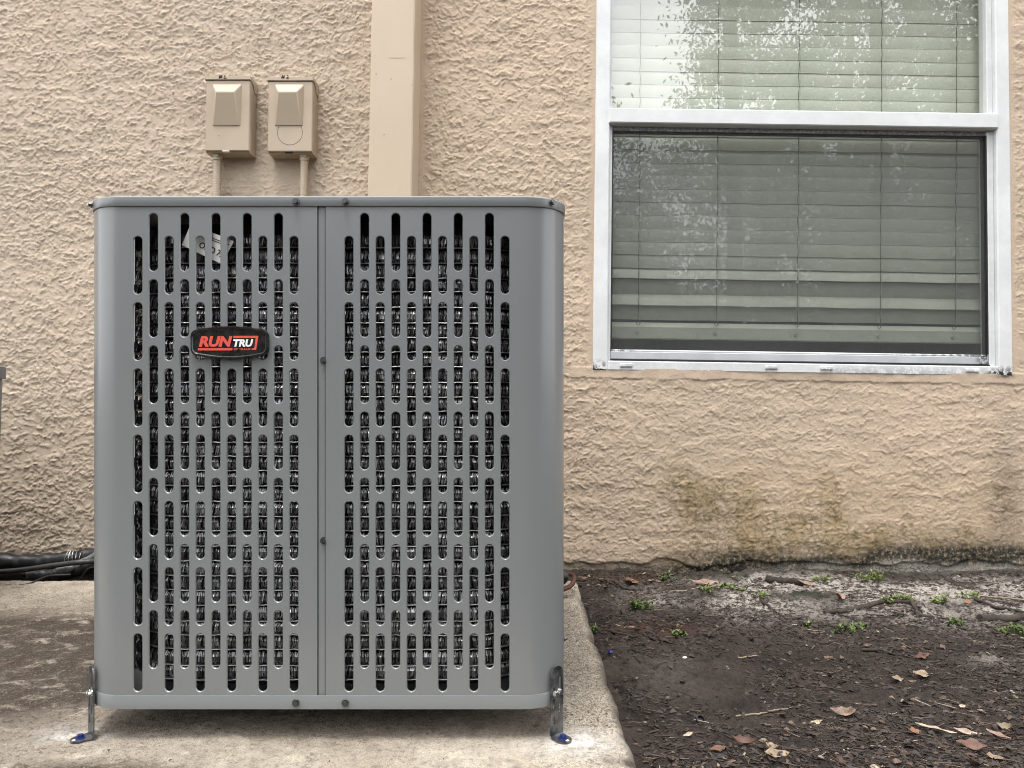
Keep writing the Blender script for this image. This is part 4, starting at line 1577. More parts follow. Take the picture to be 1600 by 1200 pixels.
# ================================================================== NEIGHBOURING UNIT at the left edge
yN = 2.12
edge = at_y(-7, 700, yN - 0.035)
nb = thing('air_conditioner', 'older grey condenser barely in view at the far left edge', 'air conditioner', (edge.x - 0.35, yN - 0.335, pad_z(yN - 0.335)))
nb.rotation_euler = (0, radians(0.35), 0)
zt_ = at_y(3, 571, yN).z - nb.location.z
zc_ = at_y(3, 591, yN).z - nb.location.z
mb = MB()
mb.loft([rr(0.35, 0.35, 0.05, z_, 8) for z_ in (0.02, zc_ + 0.002)], True, True)
mb.build('cabinet', M['old_grey'], nb, 40)
mb = MB()
mb.loft([rr(0.35 + o_, 0.35 + o_, 0.05, z_, 8) for o_, z_ in ((0.0, zc_), (0.006, zc_), (0.006, zt_ - 0.004), (0.002, zt_))], False, True)
mb.build('top_cap', M['old_grey'], nb, 40)
for z0_, z1_, mm in ((0.52, 0.545, 'yellow'), (0.44, 0.50, 'paper'), (0.36, 0.42, 'ink')):
    mb = MB()
    mb.loft([rr(0.3506, 0.3506, 0.05, z_, 8)[2:9] for z_ in (z0_, z1_)], closed=False)
    mb.build('sticker', M[mm], nb)
mb = MB()
mb.loft([rr(0.34, 0.34, 0.05, z_, 8) for z_ in (0.0, 0.02)], True, True)
mb.build('foot', M['black'], nb)

# ================================================================== PIPES AND CABLES by the wall
def wavy(px_pts, y, amp=0.0, n=8):
    P = [at_y(a_, b_, yy) for (a_, b_), yy in zip(px_pts, y if isinstance(y, (list, tuple)) else [y] * len(px_pts))]
    out = []
    for i in range(len(P) - 1):
        p0, p1, p2, p3 = P[max(i - 1, 0)], P[i], P[i + 1], P[min(i + 2, len(P) - 1)]
        for k_ in range(n):
            u = k_ / n
            out.append(0.5 * ((2 * p1) + (p2 - p0) * u + (2 * p0 - 5 * p1 + 4 * p2 - p3) * u * u + (3 * p1 - p0 - 3 * p2 + p3) * u ** 3))
    out.append(P[-1])
    if amp:
        out = [p_ + Vector((0, random.uniform(-amp, amp), random.uniform(-amp, amp))) for p_ in out]
    return out


pp = thing('insulated_pipe', 'thick black insulated pipe lying along the foot of the wall at left', 'pipe')
pts = wavy([(-260, 884), (-120, 884), (-20, 878), (40, 880), (100, 876), (150, 868), (230, 852), (330, 850)], [2.33, 2.33, 2.34, 2.34, 2.34, 2.34, 2.30, 2.10], 0.0012, 10)
mb = MB()
mb.tube(pts, [0.027 + 0.0022 * sin(i * 1.1) + random.uniform(-0.0015, 0.0015) for i in range(len(pts))], 14)
mb.build('foam_sleeve', M['foam'], pp, 80)
mb = MB()
mb.tube([pts[17] + Vector((0, -0.004, 0.0)), pts[20] + Vector((0, -0.004, 0)), pts[23] + Vector((0.0, -0.004, 0))], 0.030, 14)
mb.build('tape_wrap', M['grey_tape'], pp, 80)
for k, px_ in enumerate((112, 117, 121, 125, 131)):
    q = at_y(px_, 872, 2.34)
    mb = MB()
    rg = [(q.x + 0.004 * sin(a_ * 1.5 + k), q.y + 0.0305 * cos(a_), q.z + 0.0305 * sin(a_)) for a_ in np.linspace(0, 2 * pi, 18)]
    mb.tube(rg, 0.0011, 4)
    mb.build('tie_wire', M['zinc'], pp)
tag(pp, 'thick black insulated pipe lying along the foot of the wall at left', 'pipe', None)
lp = thing('insulated_pipe', 'lower black insulated pipe with torn grey patch under the thick pipe', 'pipe')
pts = wavy([(48, 900), (75, 900), (100, 896), (150, 884), (230, 868), (320, 868)], [2.28, 2.28, 2.28, 2.28, 2.2, 2.0], 0.001, 10)
mb = MB()
mb.tube(pts, [0.021 + random.uniform(-0.0015, 0.0015) for _ in pts], 12)
mb.build('foam_sleeve', M['foam'], lp, 80)
mb = MB()
c_ = wavy([(90, 893), (104, 890), (116, 886)], 2.262, 0.0, 6)
mb.tube(c_, [0.012, 0.013, 0.012, 0.014, 0.013, 0.012, 0.013, 0.014, 0.012, 0.011, 0.010, 0.008, 0.004], 10)
mb.build('torn_patch', M['grey_tape'], lp, 80)
mb = MB()
mb.tube(wavy([(128, 880), (140, 875), (152, 868)], 2.28, 0, 6), 0.014, 10)
o = mb.build('grey_pipe', M['grey_tape'], None, 80)
tag(o, 'short light grey pipe end lying on the black pipes beside the unit', 'pipe')
mb = MB()
mb.tube(wavy([(-220, 900), (-60, 896), (20, 892), (80, 884), (120, 879), (160, 876), (260, 870)], [2.24] * 6 + [2.05], 0, 10), 0.0078, 10)
tag(mb.build('conduit_cable', M['cable'], None, 80), 'long dark grey cable sagging across the black pipes at left', 'cable')
mb = MB()
zz_ = [2.12, 2.115, 2.11, 2.115, 2.15, 2.21, 2.24]
mb.tube(wavy([(-160, 912), (-60, 915), (0, 915.5), (40, 913.5), (58, 907), (78, 900), (110, 898)], zz_, 0, 10), 0.0034, 8)
tag(mb.build('thin_cable', M['ink'], None, 80), 'thin black wire curling onto the back edge of the slab', 'cable')
mb = MB()
mb.tube(wavy([(126, 905), (134, 893), (142, 887), (156, 886)], 2.25, 0, 6), 0.003, 6)
tag(mb.build('thin_cable', M['ink'], None, 80), 'short black wire bent down beside the unit under the black pipes', 'cable')
# copper line on the right side of the unit
cp = thing('copper_pipe', 'brown copper pipe loop poking out right of the grey unit', 'pipe')
mb = MB()
mb.tube(wavy([(850, 931), (868, 925), (884, 919.5), (893, 914), (897, 906), (896, 900), (888, 896.5), (868, 893)], [1.93, 1.95, 1.97, 1.99, 2.01, 2.03, 2.05, 2.07], 0, 8), 0.0062, 10)
mb.build('bare_tube', M['copper'], cp, 80)
mb = MB()
mb.tube(wavy([(855, 900), (872, 900), (883, 901)], [1.97, 1.98, 1.99], 0, 4), [0.020] * 7 + [0.021, 0.016], 12)
mb.build('foam_sleeve', M['foam'], cp, 80)

# ================================================================== LITTER, LEAVES, TWIGS, WEEDS
def ground_pt(px, py):
    z = -0.015
    for _ in range(4):
        p_ = at_z(px, py, z)
        z = float(ground_z(p_.x, p_.y))
    return Vector((p_.x, p_.y, z))


def leaf_shape(length, width, curl, fold, rnd_, n=6):
    """pointed blade with midrib fold, along +x, centred"""
    V_, F_ = [], []
    for i in range(n + 1):
        u = i / n
        w_ = width * (math.sin(pi * min(max(u, 0.03), 0.985)) ** 1.15) * (1 + rnd_.uniform(-0.35, 0.25)) / 2
        x_ = (u - 0.5) * length
        z_ = curl * (2 * u - 1) ** 2 * length
        V_ += [(x_, -w_, z_ + fold * w_ + rnd_.uniform(-.12, .12) * width), (x_, 0, z_), (x_, w_, z_ + fold * w_ + rnd_.uniform(-.12, .12) * width)]
    for i in range(n):
        for k_ in (0, 1):
            a_ = i * 3 + k_
            F_.append((a_, a_ + 3, a_ + 4, a_ + 1))
    return V_, F_


LEAFMAT = {}


def leaf_mat(name, c0, c1):
    if name not in LEAFMAT:
        t_ = NT(name)
        n_ = t_.noise(60, 4, 0.7)
        cc = t_.mix(t_.ramp(n_, 0.35, 0.65), c0, c1)
        cc = t_.mix(t_.ramp(t_.noise(190, 4, 0.7), 0.58, 0.7, 0, 0.7), cc, (0.03, 0.02, 0.014))
        LEAFMAT[name] = t_.principled(cc, 0.6, 0, t_.bump(t_.noise(260, 3), 0.3, 0.0008), 0.4)
    return LEAFMAT[name]


rl = random.Random(21)
LEAVES = [
    # px, py, length px, width px, angle, curl, fold, colours, label
    (1323, 1120, 44, 17, -0.75, 0.10, 0.5, ('brown_leaf', (0.09, 0.055, 0.038), (0.30, 0.21, 0.155)), 'curled brown leaf lying alone on bare dark soil right of centre'),
    (1213, 1185, 44, 15, 0.25, 0.03, 0.3, ('tan_leaf', (0.15, 0.105, 0.068), (0.31, 0.235, 0.155)), 'tan pointed leaf at the bottom edge of the dark soil'),
    (1274, 1134, 25, 7, 0.2, 0.04, 0.4, ('cream_leaf', (0.24, 0.18, 0.12), (0.44, 0.365, 0.27)), 'small cream leaf left of the curled brown leaf'),
    (1162, 1164, 36, 11, -0.3, 0.10, 0.6, ('red_leaf', (0.075, 0.034, 0.024), (0.135, 0.065, 0.042)), 'dark red arched leaf above the tan pointed leaf'),
    (1122, 1177, 27, 14, 0.0, 0.05, 0.4, ('rust_leaf', (0.09, 0.042, 0.025), (0.18, 0.09, 0.05)), 'rust brown leaf near the slab corner at the bottom'),
    (1429, 1148, 19, 12, 0.1, 0.05, 0.2, ('orange_leaf', (0.19, 0.085, 0.045), (0.25, 0.125, 0.07)), 'small round orange brown leaf left of the pale husks'),
    (1518, 1169, 42, 19, -0.35, 0.03, 0.2, ('red_leaf', (0.075, 0.034, 0.024), (0.135, 0.065, 0.042)), 'broad dark red leaf in the litter at bottom right'),
    (1574, 1139, 24, 13, -1.1, 0.14, 0.6, ('tan_leaf', 0, 0), 'curled tan leaf near the right edge of the picture'),
    (1462, 1147, 56, 9, -0.45, 0.03, 0.8, ('cream_leaf', 0, 0), 'long pale split husk in the litter at bottom right'),
    (1510, 1157, 40, 9, -0.2, 0.06, 0.6, ('pale_leaf', (0.26, 0.19, 0.14), (0.46, 0.37, 0.29)), 'pale torn husk just above the broad dark red leaf'),
    (1402, 1066, 20, 9, 0.1, 0.05, 0.3, ('tan_leaf', 0, 0), 'left tan flake of the pair on the soil below the sandy strip'),
    (1441, 1064, 26, 13, -0.3, 0.05, 0.4, ('tan_leaf', 0, 0), 'right tan flake of the pair on the soil below the sandy strip'),
    (1440, 1026, 30, 11, 0.3, 0.06, 0.5, ('red_leaf', 0, 0), 'brown red folded leaf on dark soil below the bent branch'),
    (1100, 914, 48, 9, 0.1, 0.05, 0.4, ('pink_leaf', (0.17, 0.10, 0.075), (0.31, 0.21, 0.16)), 'long pinkish brown leaf at the foot of the wall near the unit'),
    (986, 917, 26, 17, 0.2, 0.06, 0.4, ('rust_leaf', 0, 0), 'rust brown leaf on the soil beside the slab back corner'),
    (1262, 916, 30, 8, -0.3, 0.03, 0.3, ('pink_leaf', 0, 0), 'pinkish leaf beside the short log against the wall'),
    (1311, 938, 26, 14, 0.7, 0.12, 0.5, ('pink_leaf', 0, 0), 'curled pinkish brown leaf at the left end of the bent branch'),
    (977, 981, 30, 6, -0.15, 0.06, 0.3, ('pink_leaf', 0, 0), 'narrow pinkish curved leaf near the edge of the slab'),
    (1512, 945, 14, 8, 0.0, 0.05, 0.3, ('orange_leaf', 0, 0), 'tiny orange leaf below a weed on the sandy strip'),
    (1075, 1153, 18, 6, 0.3, 0.05, 0.3, ('pale_leaf', 0, 0), 'small pale leaf bit near the slab at bottom'),
    (1552, 1188, 26, 14, -0.4, 0.08, 0.5, ('tan_leaf', 0, 0), 'tan leaf scrap at the bottom right corner of the soil'),
    (1560, 1155, 34, 9, -0.9, 0.05, 0.6, ('pink_leaf', 0, 0), 'pink brown husk running down beside the curled tan leaf'),
    (0 + 10, 1042, 26, 7, 0.1, 0.10, 0.5, ('rust_leaf', 0, 0), 'brown curled leaf on the stained slab at far left'),
]
for px_, py_, ln, wd, an, curl, fold, (mn_, c0_, c1_), lab in LEAVES:
    p_ = ground_pt(px_, py_) if px_ > 900 else at_z(px_, py_, 0.006)
    dist = p_.y
    k_ = dist / FPX
    vv, ff = leaf_shape(ln * k_ * 1.0, wd * k_ * 1.1, curl * 2.2, fold, rl)
    mb = MB()
    mb.add(vv, ff)
    o = mb.build('fallen_leaf', leaf_mat(mn_, c0_, c1_), None, 60)
    o.location = p_ + Vector((0, 0, 0.004 + 0.15 * wd * k_))
    o.rotation_euler = (rl.uniform(0.1, 0.6), rl.uniform(-0.3, 0.3), an)
    tag(o, lab, 'leaf', 'fallen leaves on the ground')
p_ = ground_pt(1587, 1098)
mb = MB()
mb.add(*leaf_shape(0.020, 0.008, 0.05, 0.3, rl))
o = mb.build('fallen_leaf', M['weed'], None)
o.location = p_ + Vector((0, 0, 0.006))
o.rotation_euler = (0.3, 0.1, 1.35)
tag(o, 'small bright green leaf piece near the right edge', 'leaf', 'fallen leaves on the ground')


def stick(name, pxs, r, mat_, lab, cat, lift=0.5, group='sticks lying on the soil', taper=0.6, n=6, bumpy=0.12):
    P = [ground_pt(*q_) for q_ in pxs]
    pts_ = []
    for i in range(len(P) - 1):
        for k_ in range(n):
            pts_.append(P[i].lerp(P[i + 1], k_ / n))
    pts_.append(P[-1])
    N_ = len(pts_)
    pts_ = [Vector((q_.x + rl.uniform(-r, r) * 0.35, q_.y + rl.uniform(-r, r) * 0.35, float(ground_z(q_.x, q_.y)) * 0.3 + q_.z * 0.7 + r * lift)) for q_ in pts_]
    m_ = MB()
    m_.tube(pts_, [r * (1 - (1 - taper) * i / N_) * (1 + rl.uniform(-bumpy, bumpy)) for i in range(N_)], 8)
    return tag(m_.build(name, mat_, None, 70), lab, cat, group)


M['pale_twig'] = simple('pale_twig', (0.27, 0.21, 0.14), 0.7, 0, 0.2, 60, 0.4, 200)
M['dark_twig'] = simple('dark_twig', (0.045, 0.034, 0.026), 0.85, 0, 0.3, 60, 0.7, 150)
stick('fallen_branch', [(1287, 958), (1330, 956), (1380, 945), (1408, 943), (1424, 944), (1436, 955), (1458, 966)], 0.0075, M['bark'], 'bent dark branch lying on the sandy strip by the wall', 'branch')
stick('fallen_branch', [(1532, 971), (1560, 969), (1610, 968)], 0.010, M['bark'], 'thick branch end on the soil at the right edge', 'branch', taper=1.1)
stick('fallen_branch', [(1196, 905), (1222, 909), (1245, 912), (1260, 916)], 0.0125, M['bark'], 'short log lying against the foot of the wall', 'branch', taper=0.85)
stick('twig', [(1153, 1029), (1182, 1029)], 0.0018, M['pale_twig'], 'pale straight twig on bare soil right of the white pebble', 'twig', 1.2, bumpy=0.03, taper=0.95)
stick('twig', [(1103, 991), (1120, 985), (1136, 977)], 0.0055, M['dark_twig'], 'dark slanted twig between the slab and the mossy hump', 'twig', 0.8)
stick('twig', [(1150, 1120), (1185, 1119), (1210, 1114), (1238, 1108)], 0.0021, M['pale_twig'], 'long thin twig on the soil above the litter', 'twig', 1.0)
stick('twig', [(945, 905), (962, 911), (975, 919), (990, 924)], 0.006, M['dark_twig'], 'dark bark strip on the soil beside the rust leaf', 'twig', 0.8)
stick('twig', [(1140, 921), (1170, 929), (1198, 940), (1212, 957)], 0.006, M['dark_twig'], 'dark root running down from the wall past the mossy hump', 'twig', 0.6)
stick('twig', [(1520, 935), (1550, 937), (1605, 940)], 0.004, M['pale_twig'], 'pale long twig on the sandy strip near the right edge', 'twig', 1.0)
stick('twig', [(1524, 940), (1555, 948), (1600, 956)], 0.005, M['dark_twig'], 'dark long twig below the pale one at the right edge', 'twig', 1.0)
stick('twig', [(1348, 1018), (1376, 1020), (1400, 1024)], 0.004, M['dark_twig'], 'dark twig on bare soil below the bent branch', 'twig', 0.8)
stick('twig', [(950, 992), (985, 990), (1014, 994), (1024, 1000)], 0.004, M['dark_twig'], 'crooked dark twig below the narrow pink leaf', 'twig', 0.8)
stick('twig', [(1030, 923), (1070, 921), (1118, 918)], 0.0035, M['pale_twig'], 'pale grey twig in front of the long pinkish leaf', 'twig', 1.0)

p_ = ground_pt(1070, 1029)
bm = bmesh.new()
bmesh.ops.create_icosphere(bm, subdivisions=2, radius=0.0055)
for v in bm.verts:
    v.co *= 1 + 0.15 * sin(v.co.x * 900 + v.co.y * 700)
    v.co.z *= 0.6
me = bpy.data.meshes.new('pebble')
bm.to_mesh(me)
bm.free()
me.shade_smooth()
o = link('pebble', me, M['stone'])
o.location = p_ + Vector((0, 0, 0.002))
tag(o, 'white pebble on the bare dark soil', 'pebble')
p_ = ground_pt(1093, 1122)
mb = MB()
cl = lambda r_, z_: [Vector((r_ * cos(k * pi / 10), r_ * sin(k * pi / 10), z_)) for k in range(20)]
mb.loft([cl(0.0075, 0.0), cl(0.0078, 0.006), cl(0.0068, 0.0064), cl(0.0064, 0.001)], True, True)
o = mb.build('bottle_cap', M['gasket'], None, 40)
o.location = p_ + Vector((0, 0, 0.003))
o.rotation_euler = (0.7, 0.3, 0)
tag(o, 'small black plastic cap lying open on the dark soil', 'cap')
p_ = ground_pt(954, 1022)
mb = MB()
mb.loft([cl(0.004, 0.0), cl(0.006, 0.003), cl(0.004, 0.007), cl(0.002, 0.008)], True, True)
o = mb.build('plastic_plug', M['blue'], None, 40)
o.location = p_ + Vector((0, 0, 0.001))
tag(o, 'tiny blue plug on the soil beside the slab', 'plug')


def weed(px_, py_, wpx, hpx, n, lab, dark=False, seed=0):
    r_ = random.Random(seed)
    p0 = ground_pt(px_, py_)
    k_ = p0.y / FPX
    Wd, Ht = wpx * k_ / 2, hpx * k_
    root = thing('weed', lab, 'weed', p0, 'small green weeds near the wall')
    ml, ms = MB(), MB()
    for _ in range(n):
        a_ = r_.uniform(0, 2 * pi)
        d_ = r_.uniform(0.1, 1) ** 0.7
        bx_, by_ = Wd * d_ * cos(a_), Wd * 0.55 * d_ * sin(a_)
        bz_ = float(ground_z(p0.x + bx_, p0.y + by_)) - p0.z
        hz = Ht * r_.uniform(0.35, 1.0) * (1 - 0.4 * d_)
        tip = Vector((bx_ + hz * r_.uniform(-0.6, 0.6), by_ + hz * r_.uniform(-0.6, 0.3), bz_ + hz))
        ms.tube([(bx_, by_, bz_ - 0.002), ((bx_ + tip.x) / 2, (by_ + tip.y) / 2, bz_ + hz * 0.6), tuple(tip)], 0.0005, 3)
        for j in range(r_.randint(4, 6)):
            u = r_.uniform(0.35, 1.0)
            c0 = Vector((bx_, by_, bz_)).lerp(tip, u)
            vv, ff = leaf_shape(r_.uniform(0.009, 0.017), r_.uniform(0.003, 0.007), r_.uniform(-0.15, 0.05), 0.3, r_, 3)
            R_ = Matrix.Rotation(r_.uniform(0, 2 * pi), 3, 'Z') @ Matrix.Rotation(r_.uniform(-0.9, 0.3), 3, 'Y')
            ml.add([c0 + R_ @ (Vector(v_) + Vector((0.005, 0, 0))) for v_ in vv], ff)
    ml.build('leaves', M['weed_dark'] if dark else M['weed'], root, 60)
    ms.build('stems', M['weed_dark'], root)


for args in (
    (927, 891, 20, 14, 10, 'bright green weed against the wall beside the unit', False),
    (1000, 946, 46, 22, 34, 'olive green grassy weed on the soil near the slab back corner', True),
    (1100, 929, 24, 14, 12, 'small weed by the pale grey twig', False),
    (1142, 922, 46, 12, 18, 'flat green weed along the top of the dark root', False),
    (1188, 934, 24, 12, 12, 'weed on the dark root left of the mossy hump', False),
    (1284, 908, 26, 16, 12, 'weed standing by the wall right of the short log', False),
    (1362, 910, 44, 24, 26, 'tallest bright weed growing at the foot of the wall', False),
    (1405, 938, 50, 16, 26, 'bright weed just above the bent branch', False),
    (1466, 944, 28, 14, 16, 'weed on the sand right of the bent branch', False),
    (1511, 938, 32, 13, 16, 'weed above the tiny orange leaf on the sand', False),
    (1325, 988, 60, 16, 30, 'dark green mossy weed below the bent branch', True),
    (1492, 976, 26, 10, 12, 'low weed left of the thick branch end', True),
    (1582, 990, 52, 20, 26, 'green weed below the thick branch end at the right edge', True),
    (1062, 993, 22, 8, 10, 'tiny low weed beside the dark slanted twig', True),
    (1262, 982, 16, 9, 6, 'tiny round leaved weed on the edge of the sand', False),
    (925, 990, 24, 12, 12, 'small dark weed hugging the edge of the slab', True),
    (1046, 905, 30, 12, 12, 'dark weed at the foot of the wall left of the long pinkish leaf', True),
):
    weed(*args, seed=int(args[0]))

# loose litter nobody could count
NL = 26000
tint_choice = [((0.020, 0.014, 0.011), 7), ((0.040, 0.026, 0.019), 5), ((0.07, 0.042, 0.029), 2.2), ((0.13, 0.088, 0.06), 0.7), ((0.25, 0.185, 0.125), 0.28), ((0.40, 0.34, 0.27), 0.13)]
cols = [c_ for c_, _ in tint_choice]
wts = [w_ for _, w_ in tint_choice]
LV, LF, LC = [], [], []
rq = random.Random(77)


def dens(x, y):
    n_ = float(fbm(np.array([x * 4.5]), np.array([y * 6.5]), 90, 3)[0])
    d_ = 0.42 + 0.6 * n_
    d_ += 0.75 * math.exp(-((y - 1.10) / 0.14) ** 2)
    d_ += 0.30 * math.exp(-((y - 2.25) / 0.2) ** 2) + 0.4 * math.exp(-((y - 1.88) / 0.10) ** 2)
    d_ -= 0.3 * float(sand_mask(np.array([x]), np.array([y]))[0])
    d_ += 0.5 * math.exp(-((x - 1.15) / 0.35) ** 2 - ((y - 1.45) / 0.35) ** 2)
    d_ -= 0.30 * math.exp(-((x - 0.45) / 0.20) ** 2 - ((y - 1.55) / 0.25) ** 2)
    return d_


cnt = 0
while cnt < NL:
    y = rq.uniform(0.95, 2.40)
    x = rq.uniform(0.20, 0.30 + 0.72 * y)
    if rq.random() > dens(x, y):
        continue
    cnt += 1
    z = float(ground_z(x, y)) + 0.001
    tw = rq.random() < 0.55
    col = rq.choices(cols, wts)[0]
    vv_ = rq.uniform(0.6, 1.2)
    col = tuple(c_ * vv_ for c_ in col)
    an = rq.gauss(-0.35, 0.7) if rq.random() < 0.7 else rq.uniform(0, pi)
    if tw:
        ln, wd = rq.uniform(0.008, 0.035), rq.uniform(0.0006, 0.0018)
    else:
        ln = rq.uniform(0.003, 0.012) * (1.3 if rq.random() < 0.15 else 1)
        wd = ln * rq.uniform(0.25, 0.6)
    ca, sa = cos(an), sin(an)
    tl = rq.uniform(-0.35, 0.35)
    b = len(LV)
    if tw:
        for u in (-0.5, 0.0, 0.5):
            bend = wd * rq.uniform(-1.5, 1.5)
            for dx_, dz_ in ((-wd / 2, 0), (wd / 2, 0), (0, wd)):
                xx, yy = u * ln, dx_ + bend
                LV.append((x + xx * ca - yy * sa, y + xx * sa + yy * ca, z + dz_ + u * ln * tl * 0.3 + 0.0006))
                LC.append(col)
        for s_ in (0, 3):
            for i in range(3):
                j = (i + 1) % 3
                LF.append((b + s_ + i, b + s_ + j, b + s_ + 3 + j, b + s_ + 3 + i))
    else:
        cz = rq.uniform(0.1, 0.5) * wd
        for u in (-0.5, 0.0, 0.5):
            ww = wd * (1.0 if u == 0 else rq.uniform(0.2, 0.7)) / 2
            for sgn in (-1, 1):
                xx, yy = u * ln, sgn * ww
                LV.append((x + xx * ca - yy * sa, y + xx * sa + yy * ca, z + (cz if u == 0 else 0) + yy * rq.uniform(0.1, 0.9) + u * ln * tl + 0.0012))
                LC.append(col)
        LF += [(b, b + 1, b + 3, b + 2), (b + 2, b + 3, b + 5, b + 4)]
# larger crumpled leaf scraps in drifts
for _ in range(420):
    u_ = rq.random()
    if u_ < 0.5:
        x, y = rq.gauss(1.12, 0.28), rq.gauss(1.14, 0.09)
    elif u_ < 0.75:
        x, y = rq.gauss(0.42, 0.16), rq.gauss(1.12, 0.07)
    elif u_ < 0.9:
        x, y = rq.gauss(0.42, 0.16), rq.gauss(2.28, 0.06)
    else:
        x, y = rq.uniform(0.25, 1.5), rq.uniform(1.2, 2.3)
    if not (0.21 < x < 0.30 + 0.72 * y and 0.95 < y < 2.39):
        continue
    ln = rq.uniform(0.010, 0.026)
    vv, ff = leaf_shape(ln, ln * rq.uniform(0.3, 0.6), rq.uniform(-0.1, 0.35), rq.uniform(0.2, 0.9), rq, 4)
    R_ = Matrix.Rotation(rq.gauss(-0.4, 0.8), 3, 'Z') @ Matrix.Rotation(rq.uniform(-0.5, 0.5), 3, 'X') @ Matrix.Rotation(rq.uniform(-0.3, 0.3), 3, 'Y')
    c0 = Vector((x, y, float(ground_z(x, y)) + 0.002))
    col = rq.choices([(0.045, 0.026, 0.018), (0.085, 0.045, 0.028), (0.15, 0.10, 0.07), (0.28, 0.21, 0.15), (0.42, 0.35, 0.27)], [4, 4, 3, 1.6, 0.7])[0]
    b = len(LV)
    for v_ in vv:
        LV.append(tuple(c0 + R_ @ Vector(v_)))
        LC.append(col)
    LF += [tuple(i + b for i in fc) for fc in ff]
me = mesh_np('leaf_litter', LV, LF)
set_color(me, 'tint', np.array(LC, np.float32))
o = stuff(link('leaf_litter', me, M['litter']))
o['label'] = 'brown leaf crumbs and twig bits strewn over the soil'

# grit and crumbs on the slab
LV, LF, LC = [], [], []
for _ in range(420):
    x, y = rq.uniform(-1.3, 0.17), rq.uniform(0.99, 2.15)
    if rq.random() < 0.5:
        x, y = rq.uniform(-1.3, -0.62), rq.uniform(1.3, 2.1)
    z = pad_z(y) + 0.0012
    ln = rq.uniform(0.002, 0.009)
    wd = ln * rq.uniform(0.2, 0.6)
    an = rq.uniform(0, pi)
    col = rq.choice([(0.03, 0.022, 0.016), (0.05, 0.035, 0.025), (0.1, 0.06, 0.04)])
    b = len(LV)
    for xx, yy, dz in ((-ln / 2, 0, 0), (0, -wd / 2, 0.001), (ln / 2, 0, 0.0006), (0, wd / 2, 0.0015)):
        LV.append((x + xx * cos(an) - yy * sin(an), y + xx * sin(an) + yy * cos(an), z + dz))
        LC.append(col)
    LF.append((b, b + 1, b + 2, b + 3))
me = mesh_np('slab_crumbs', LV, LF)
set_color(me, 'tint', np.array(LC, np.float32))
o = stuff(link('slab_crumbs', me, M['litter']))
o['label'] = 'dark dry crumbs scattered on the concrete slab'

# ================================================================== GARDEN BEHIND THE CAMERA (seen mirrored in the glass)
def foliage(name, centres, per, spread, size, mat_, parent, seed):
    r_ = np.random.default_rng(seed)
    C_ = np.repeat(np.array(centres), per, 0)
    n_ = len(C_)
    P = C_ + r_.normal(size=(n_, 3)) * spread
    d1 = r_.normal(size=(n_, 3))
    d1 /= np.linalg.norm(d1, axis=1)[:, None]
    d2 = np.cross(d1, r_.normal(size=(n_, 3)))
    d2 /= np.linalg.norm(d2, axis=1)[:, None]
    s_ = (size * r_.uniform(0.6, 1.3, n_))[:, None]
    V_ = np.stack([P - d1 * s_, P - d2 * s_ * 0.45, P + d1 * s_, P + d2 * s_ * 0.45], 1).reshape(-1, 3)
    F_ = np.arange(4 * n_).reshape(-1, 4)
    return link(name, mesh_np(name, V_, F_), mat_, parent)


def broad_tree(x, y, h, rad, zc, lab, seed, ncl=120, per=170, leaf=0.085, kind='oak_tree'):
    r_ = random.Random(seed)
    root = thing(kind, lab, 'tree', (x, y, -0.03), 'garden trees behind the viewer')
    m_ = MB()
    m_.tube([(0, 0, 0), (0.08, 0.05, h * 0.2), (-0.05, 0, h * 0.45), (0.1, 0.1, h * 0.75)], [0.22, 0.18, 0.14, 0.05], 10)
    for k_ in range(7):
        a_ = k_ * 0.9 + r_.uniform(-0.2, 0.2)
        z0_ = h * r_.uniform(0.25, 0.5)
        m_.tube([(0, 0, z0_), (rad * 0.4 * cos(a_), rad * 0.4 * sin(a_), z0_ + h * 0.15), (rad * 0.8 * cos(a_), rad * 0.8 * sin(a_), z0_ + h * 0.25)], [0.10, 0.06, 0.02], 6)
    m_.build('trunk', M['bark'], root, 60)
    cs = []
    while len(cs) < ncl:
        u = Vector((r_.uniform(-1, 1), r_.uniform(-1, 1), r_.uniform(-1, 1)))
        if 0.25 < u.length < 1:
            cs.append((u.x * rad, u.y * rad, zc + u.z * (h - zc)))
    foliage('crown', cs, per, 0.24, leaf, M['leaf_green'], root, seed)


broad_tree(5.7, -7.6, 9.5, 3.0, 5.6, 'broad leafy tree behind the viewer, nearest the mirrored palm', 1, 190, 400, 0.05)
broad_tree(11.0, -8.5, 10.0, 3.4, 5.8, 'broad leafy tree behind the viewer, furthest right', 2, 170, 170)
broad_tree(-6.5, -10.0, 7.5, 3.0, 4.2, 'lower leafy tree behind the viewer, at left', 3, 100, 90)
broad_tree(1.0, -10.5, 7.0, 2.6, 3.6, 'small leafy tree behind the viewer, in the sky gap', 4, 120, 200, 0.06)


broad_tree(3.3, -12.6, 6.2, 3.0, 3.3, 'dense low tree behind the viewer, behind the sky gap', 7, 190, 100, 0.062)
broad_tree(9.0, -12.8, 6.8, 3.6, 3.6, 'dense low tree behind the viewer, behind the right shrubs', 8, 130, 100, 0.07)


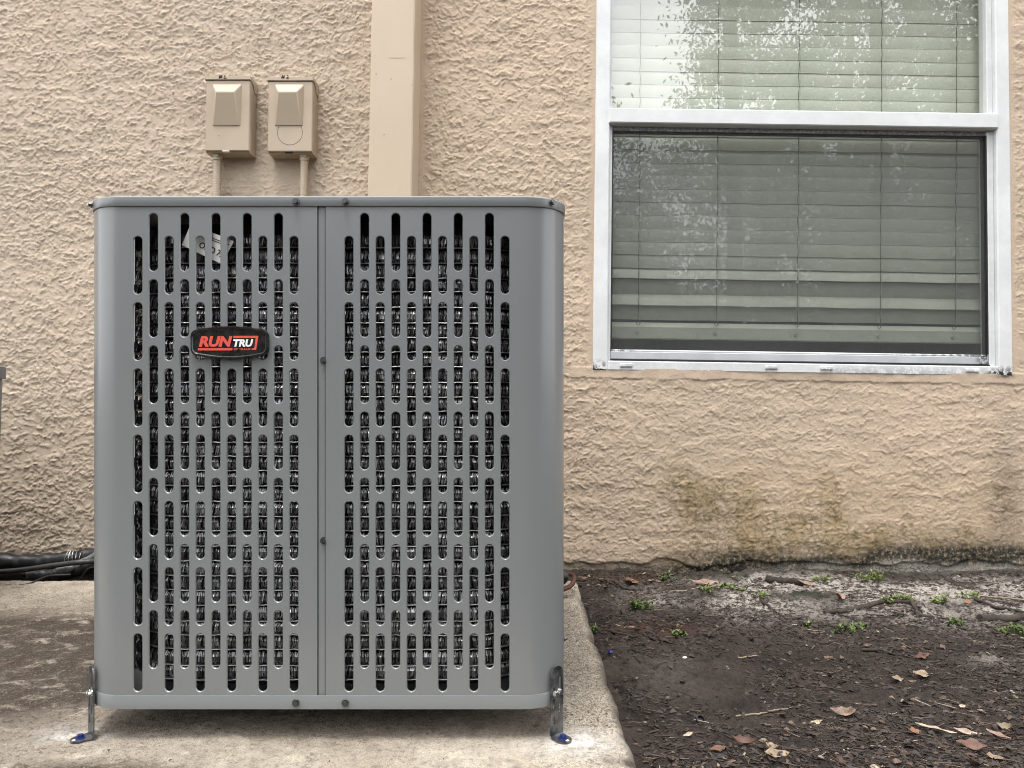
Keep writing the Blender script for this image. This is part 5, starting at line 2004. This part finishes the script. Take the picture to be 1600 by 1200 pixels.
def fan_palm(x, y, h, lab, seed):
    r_ = random.Random(seed)
    root = thing('fan_palm', lab, 'palm', (x, y, -0.03), 'palms behind the viewer')
    m_ = MB()
    m_.tube([(0, 0, 0), (0.05, 0, h * 0.5), (0, 0, h)], [0.16, 0.13, 0.12], 10)
    m_.build('trunk', M['bark'], root, 60)
    for k_ in range(16):
        m_ = MB()
        az = k_ * 2.4
        el = r_.uniform(-0.5, 1.2)
        d_ = Vector((cos(az) * cos(el), sin(az) * cos(el), sin(el)))
        b_ = Vector((0, 0, h)) + d_ * 0.45
        m_.tube([(0, 0, h), tuple(b_)], 0.015, 4)
        sd = d_.cross(Vector((0, 0, 1))).normalized()
        up_ = sd.cross(d_)
        for j in range(22):
            f_ = (j / 21 - 0.5) * 3.6
            dd = (d_ * cos(f_) + sd * sin(f_) + up_ * 0.15).normalized()
            w_ = dd.cross(up_).normalized() * 0.013
            L_ = 0.42 * (1 - 0.25 * abs(f_) / 1.8)
            m_.add([b_, b_ + dd * L_ * 0.5 + w_, b_ + dd * L_ - Vector((0, 0, 0.05)), b_ + dd * L_ * 0.5 - w_], [(0, 1, 2, 3)])
        m_.build('frond', M['palm_green'], root)


fan_palm(3.7, -7.4, 7.2, 'fan palm behind the viewer, left of the other palm', 5)
fan_palm(6.3, -7.6, 7.4, 'fan palm behind the viewer, right of the other palm', 6)


def shrub(x, y, w_, h, lab, seed):
    r_ = random.Random(seed)
    root = thing('shrub', lab, 'shrub', (x, y, -0.03), 'shrubs behind the viewer')
    cs = []
    for _ in range(int(60 * w_)):
        cs.append((r_.uniform(-w_, w_), r_.uniform(-0.7, 0.7), r_.uniform(0.1, h) * (1 - 0.3 * r_.random())))
    foliage('leaves', cs, 170, 0.22, 0.095, M['leaf_green'], root, seed)
    m_ = MB()
    for k_ in range(5):
        m_.tube([(r_.uniform(-w_, w_) * 0.5, 0, 0), (r_.uniform(-w_, w_) * 0.7, r_.uniform(-.3, .3), h * 0.7)], [0.03, 0.012], 5)
    m_.build('stems', M['bark'], root)


for i, (x, y, w_, h, lab) in enumerate((
        (-7.5, -9.5, 2.6, 3.2, 'leafy shrub behind the viewer, first from the left'),
        (-3.0, -10.5, 2.6, 3.4, 'leafy shrub behind the viewer, second from the left'),
        (1.2, -9.6, 2.6, 3.5, 'leafy shrub behind the viewer, third from the left'),
        (5.4, -9.8, 2.6, 2.5, 'leafy shrub behind the viewer, fourth from the left'),
        (9.8, -9.4, 2.6, 3.6, 'leafy shrub behind the viewer, fifth from the left'))):
    shrub(x, y, w_, h, lab, 30 + i)
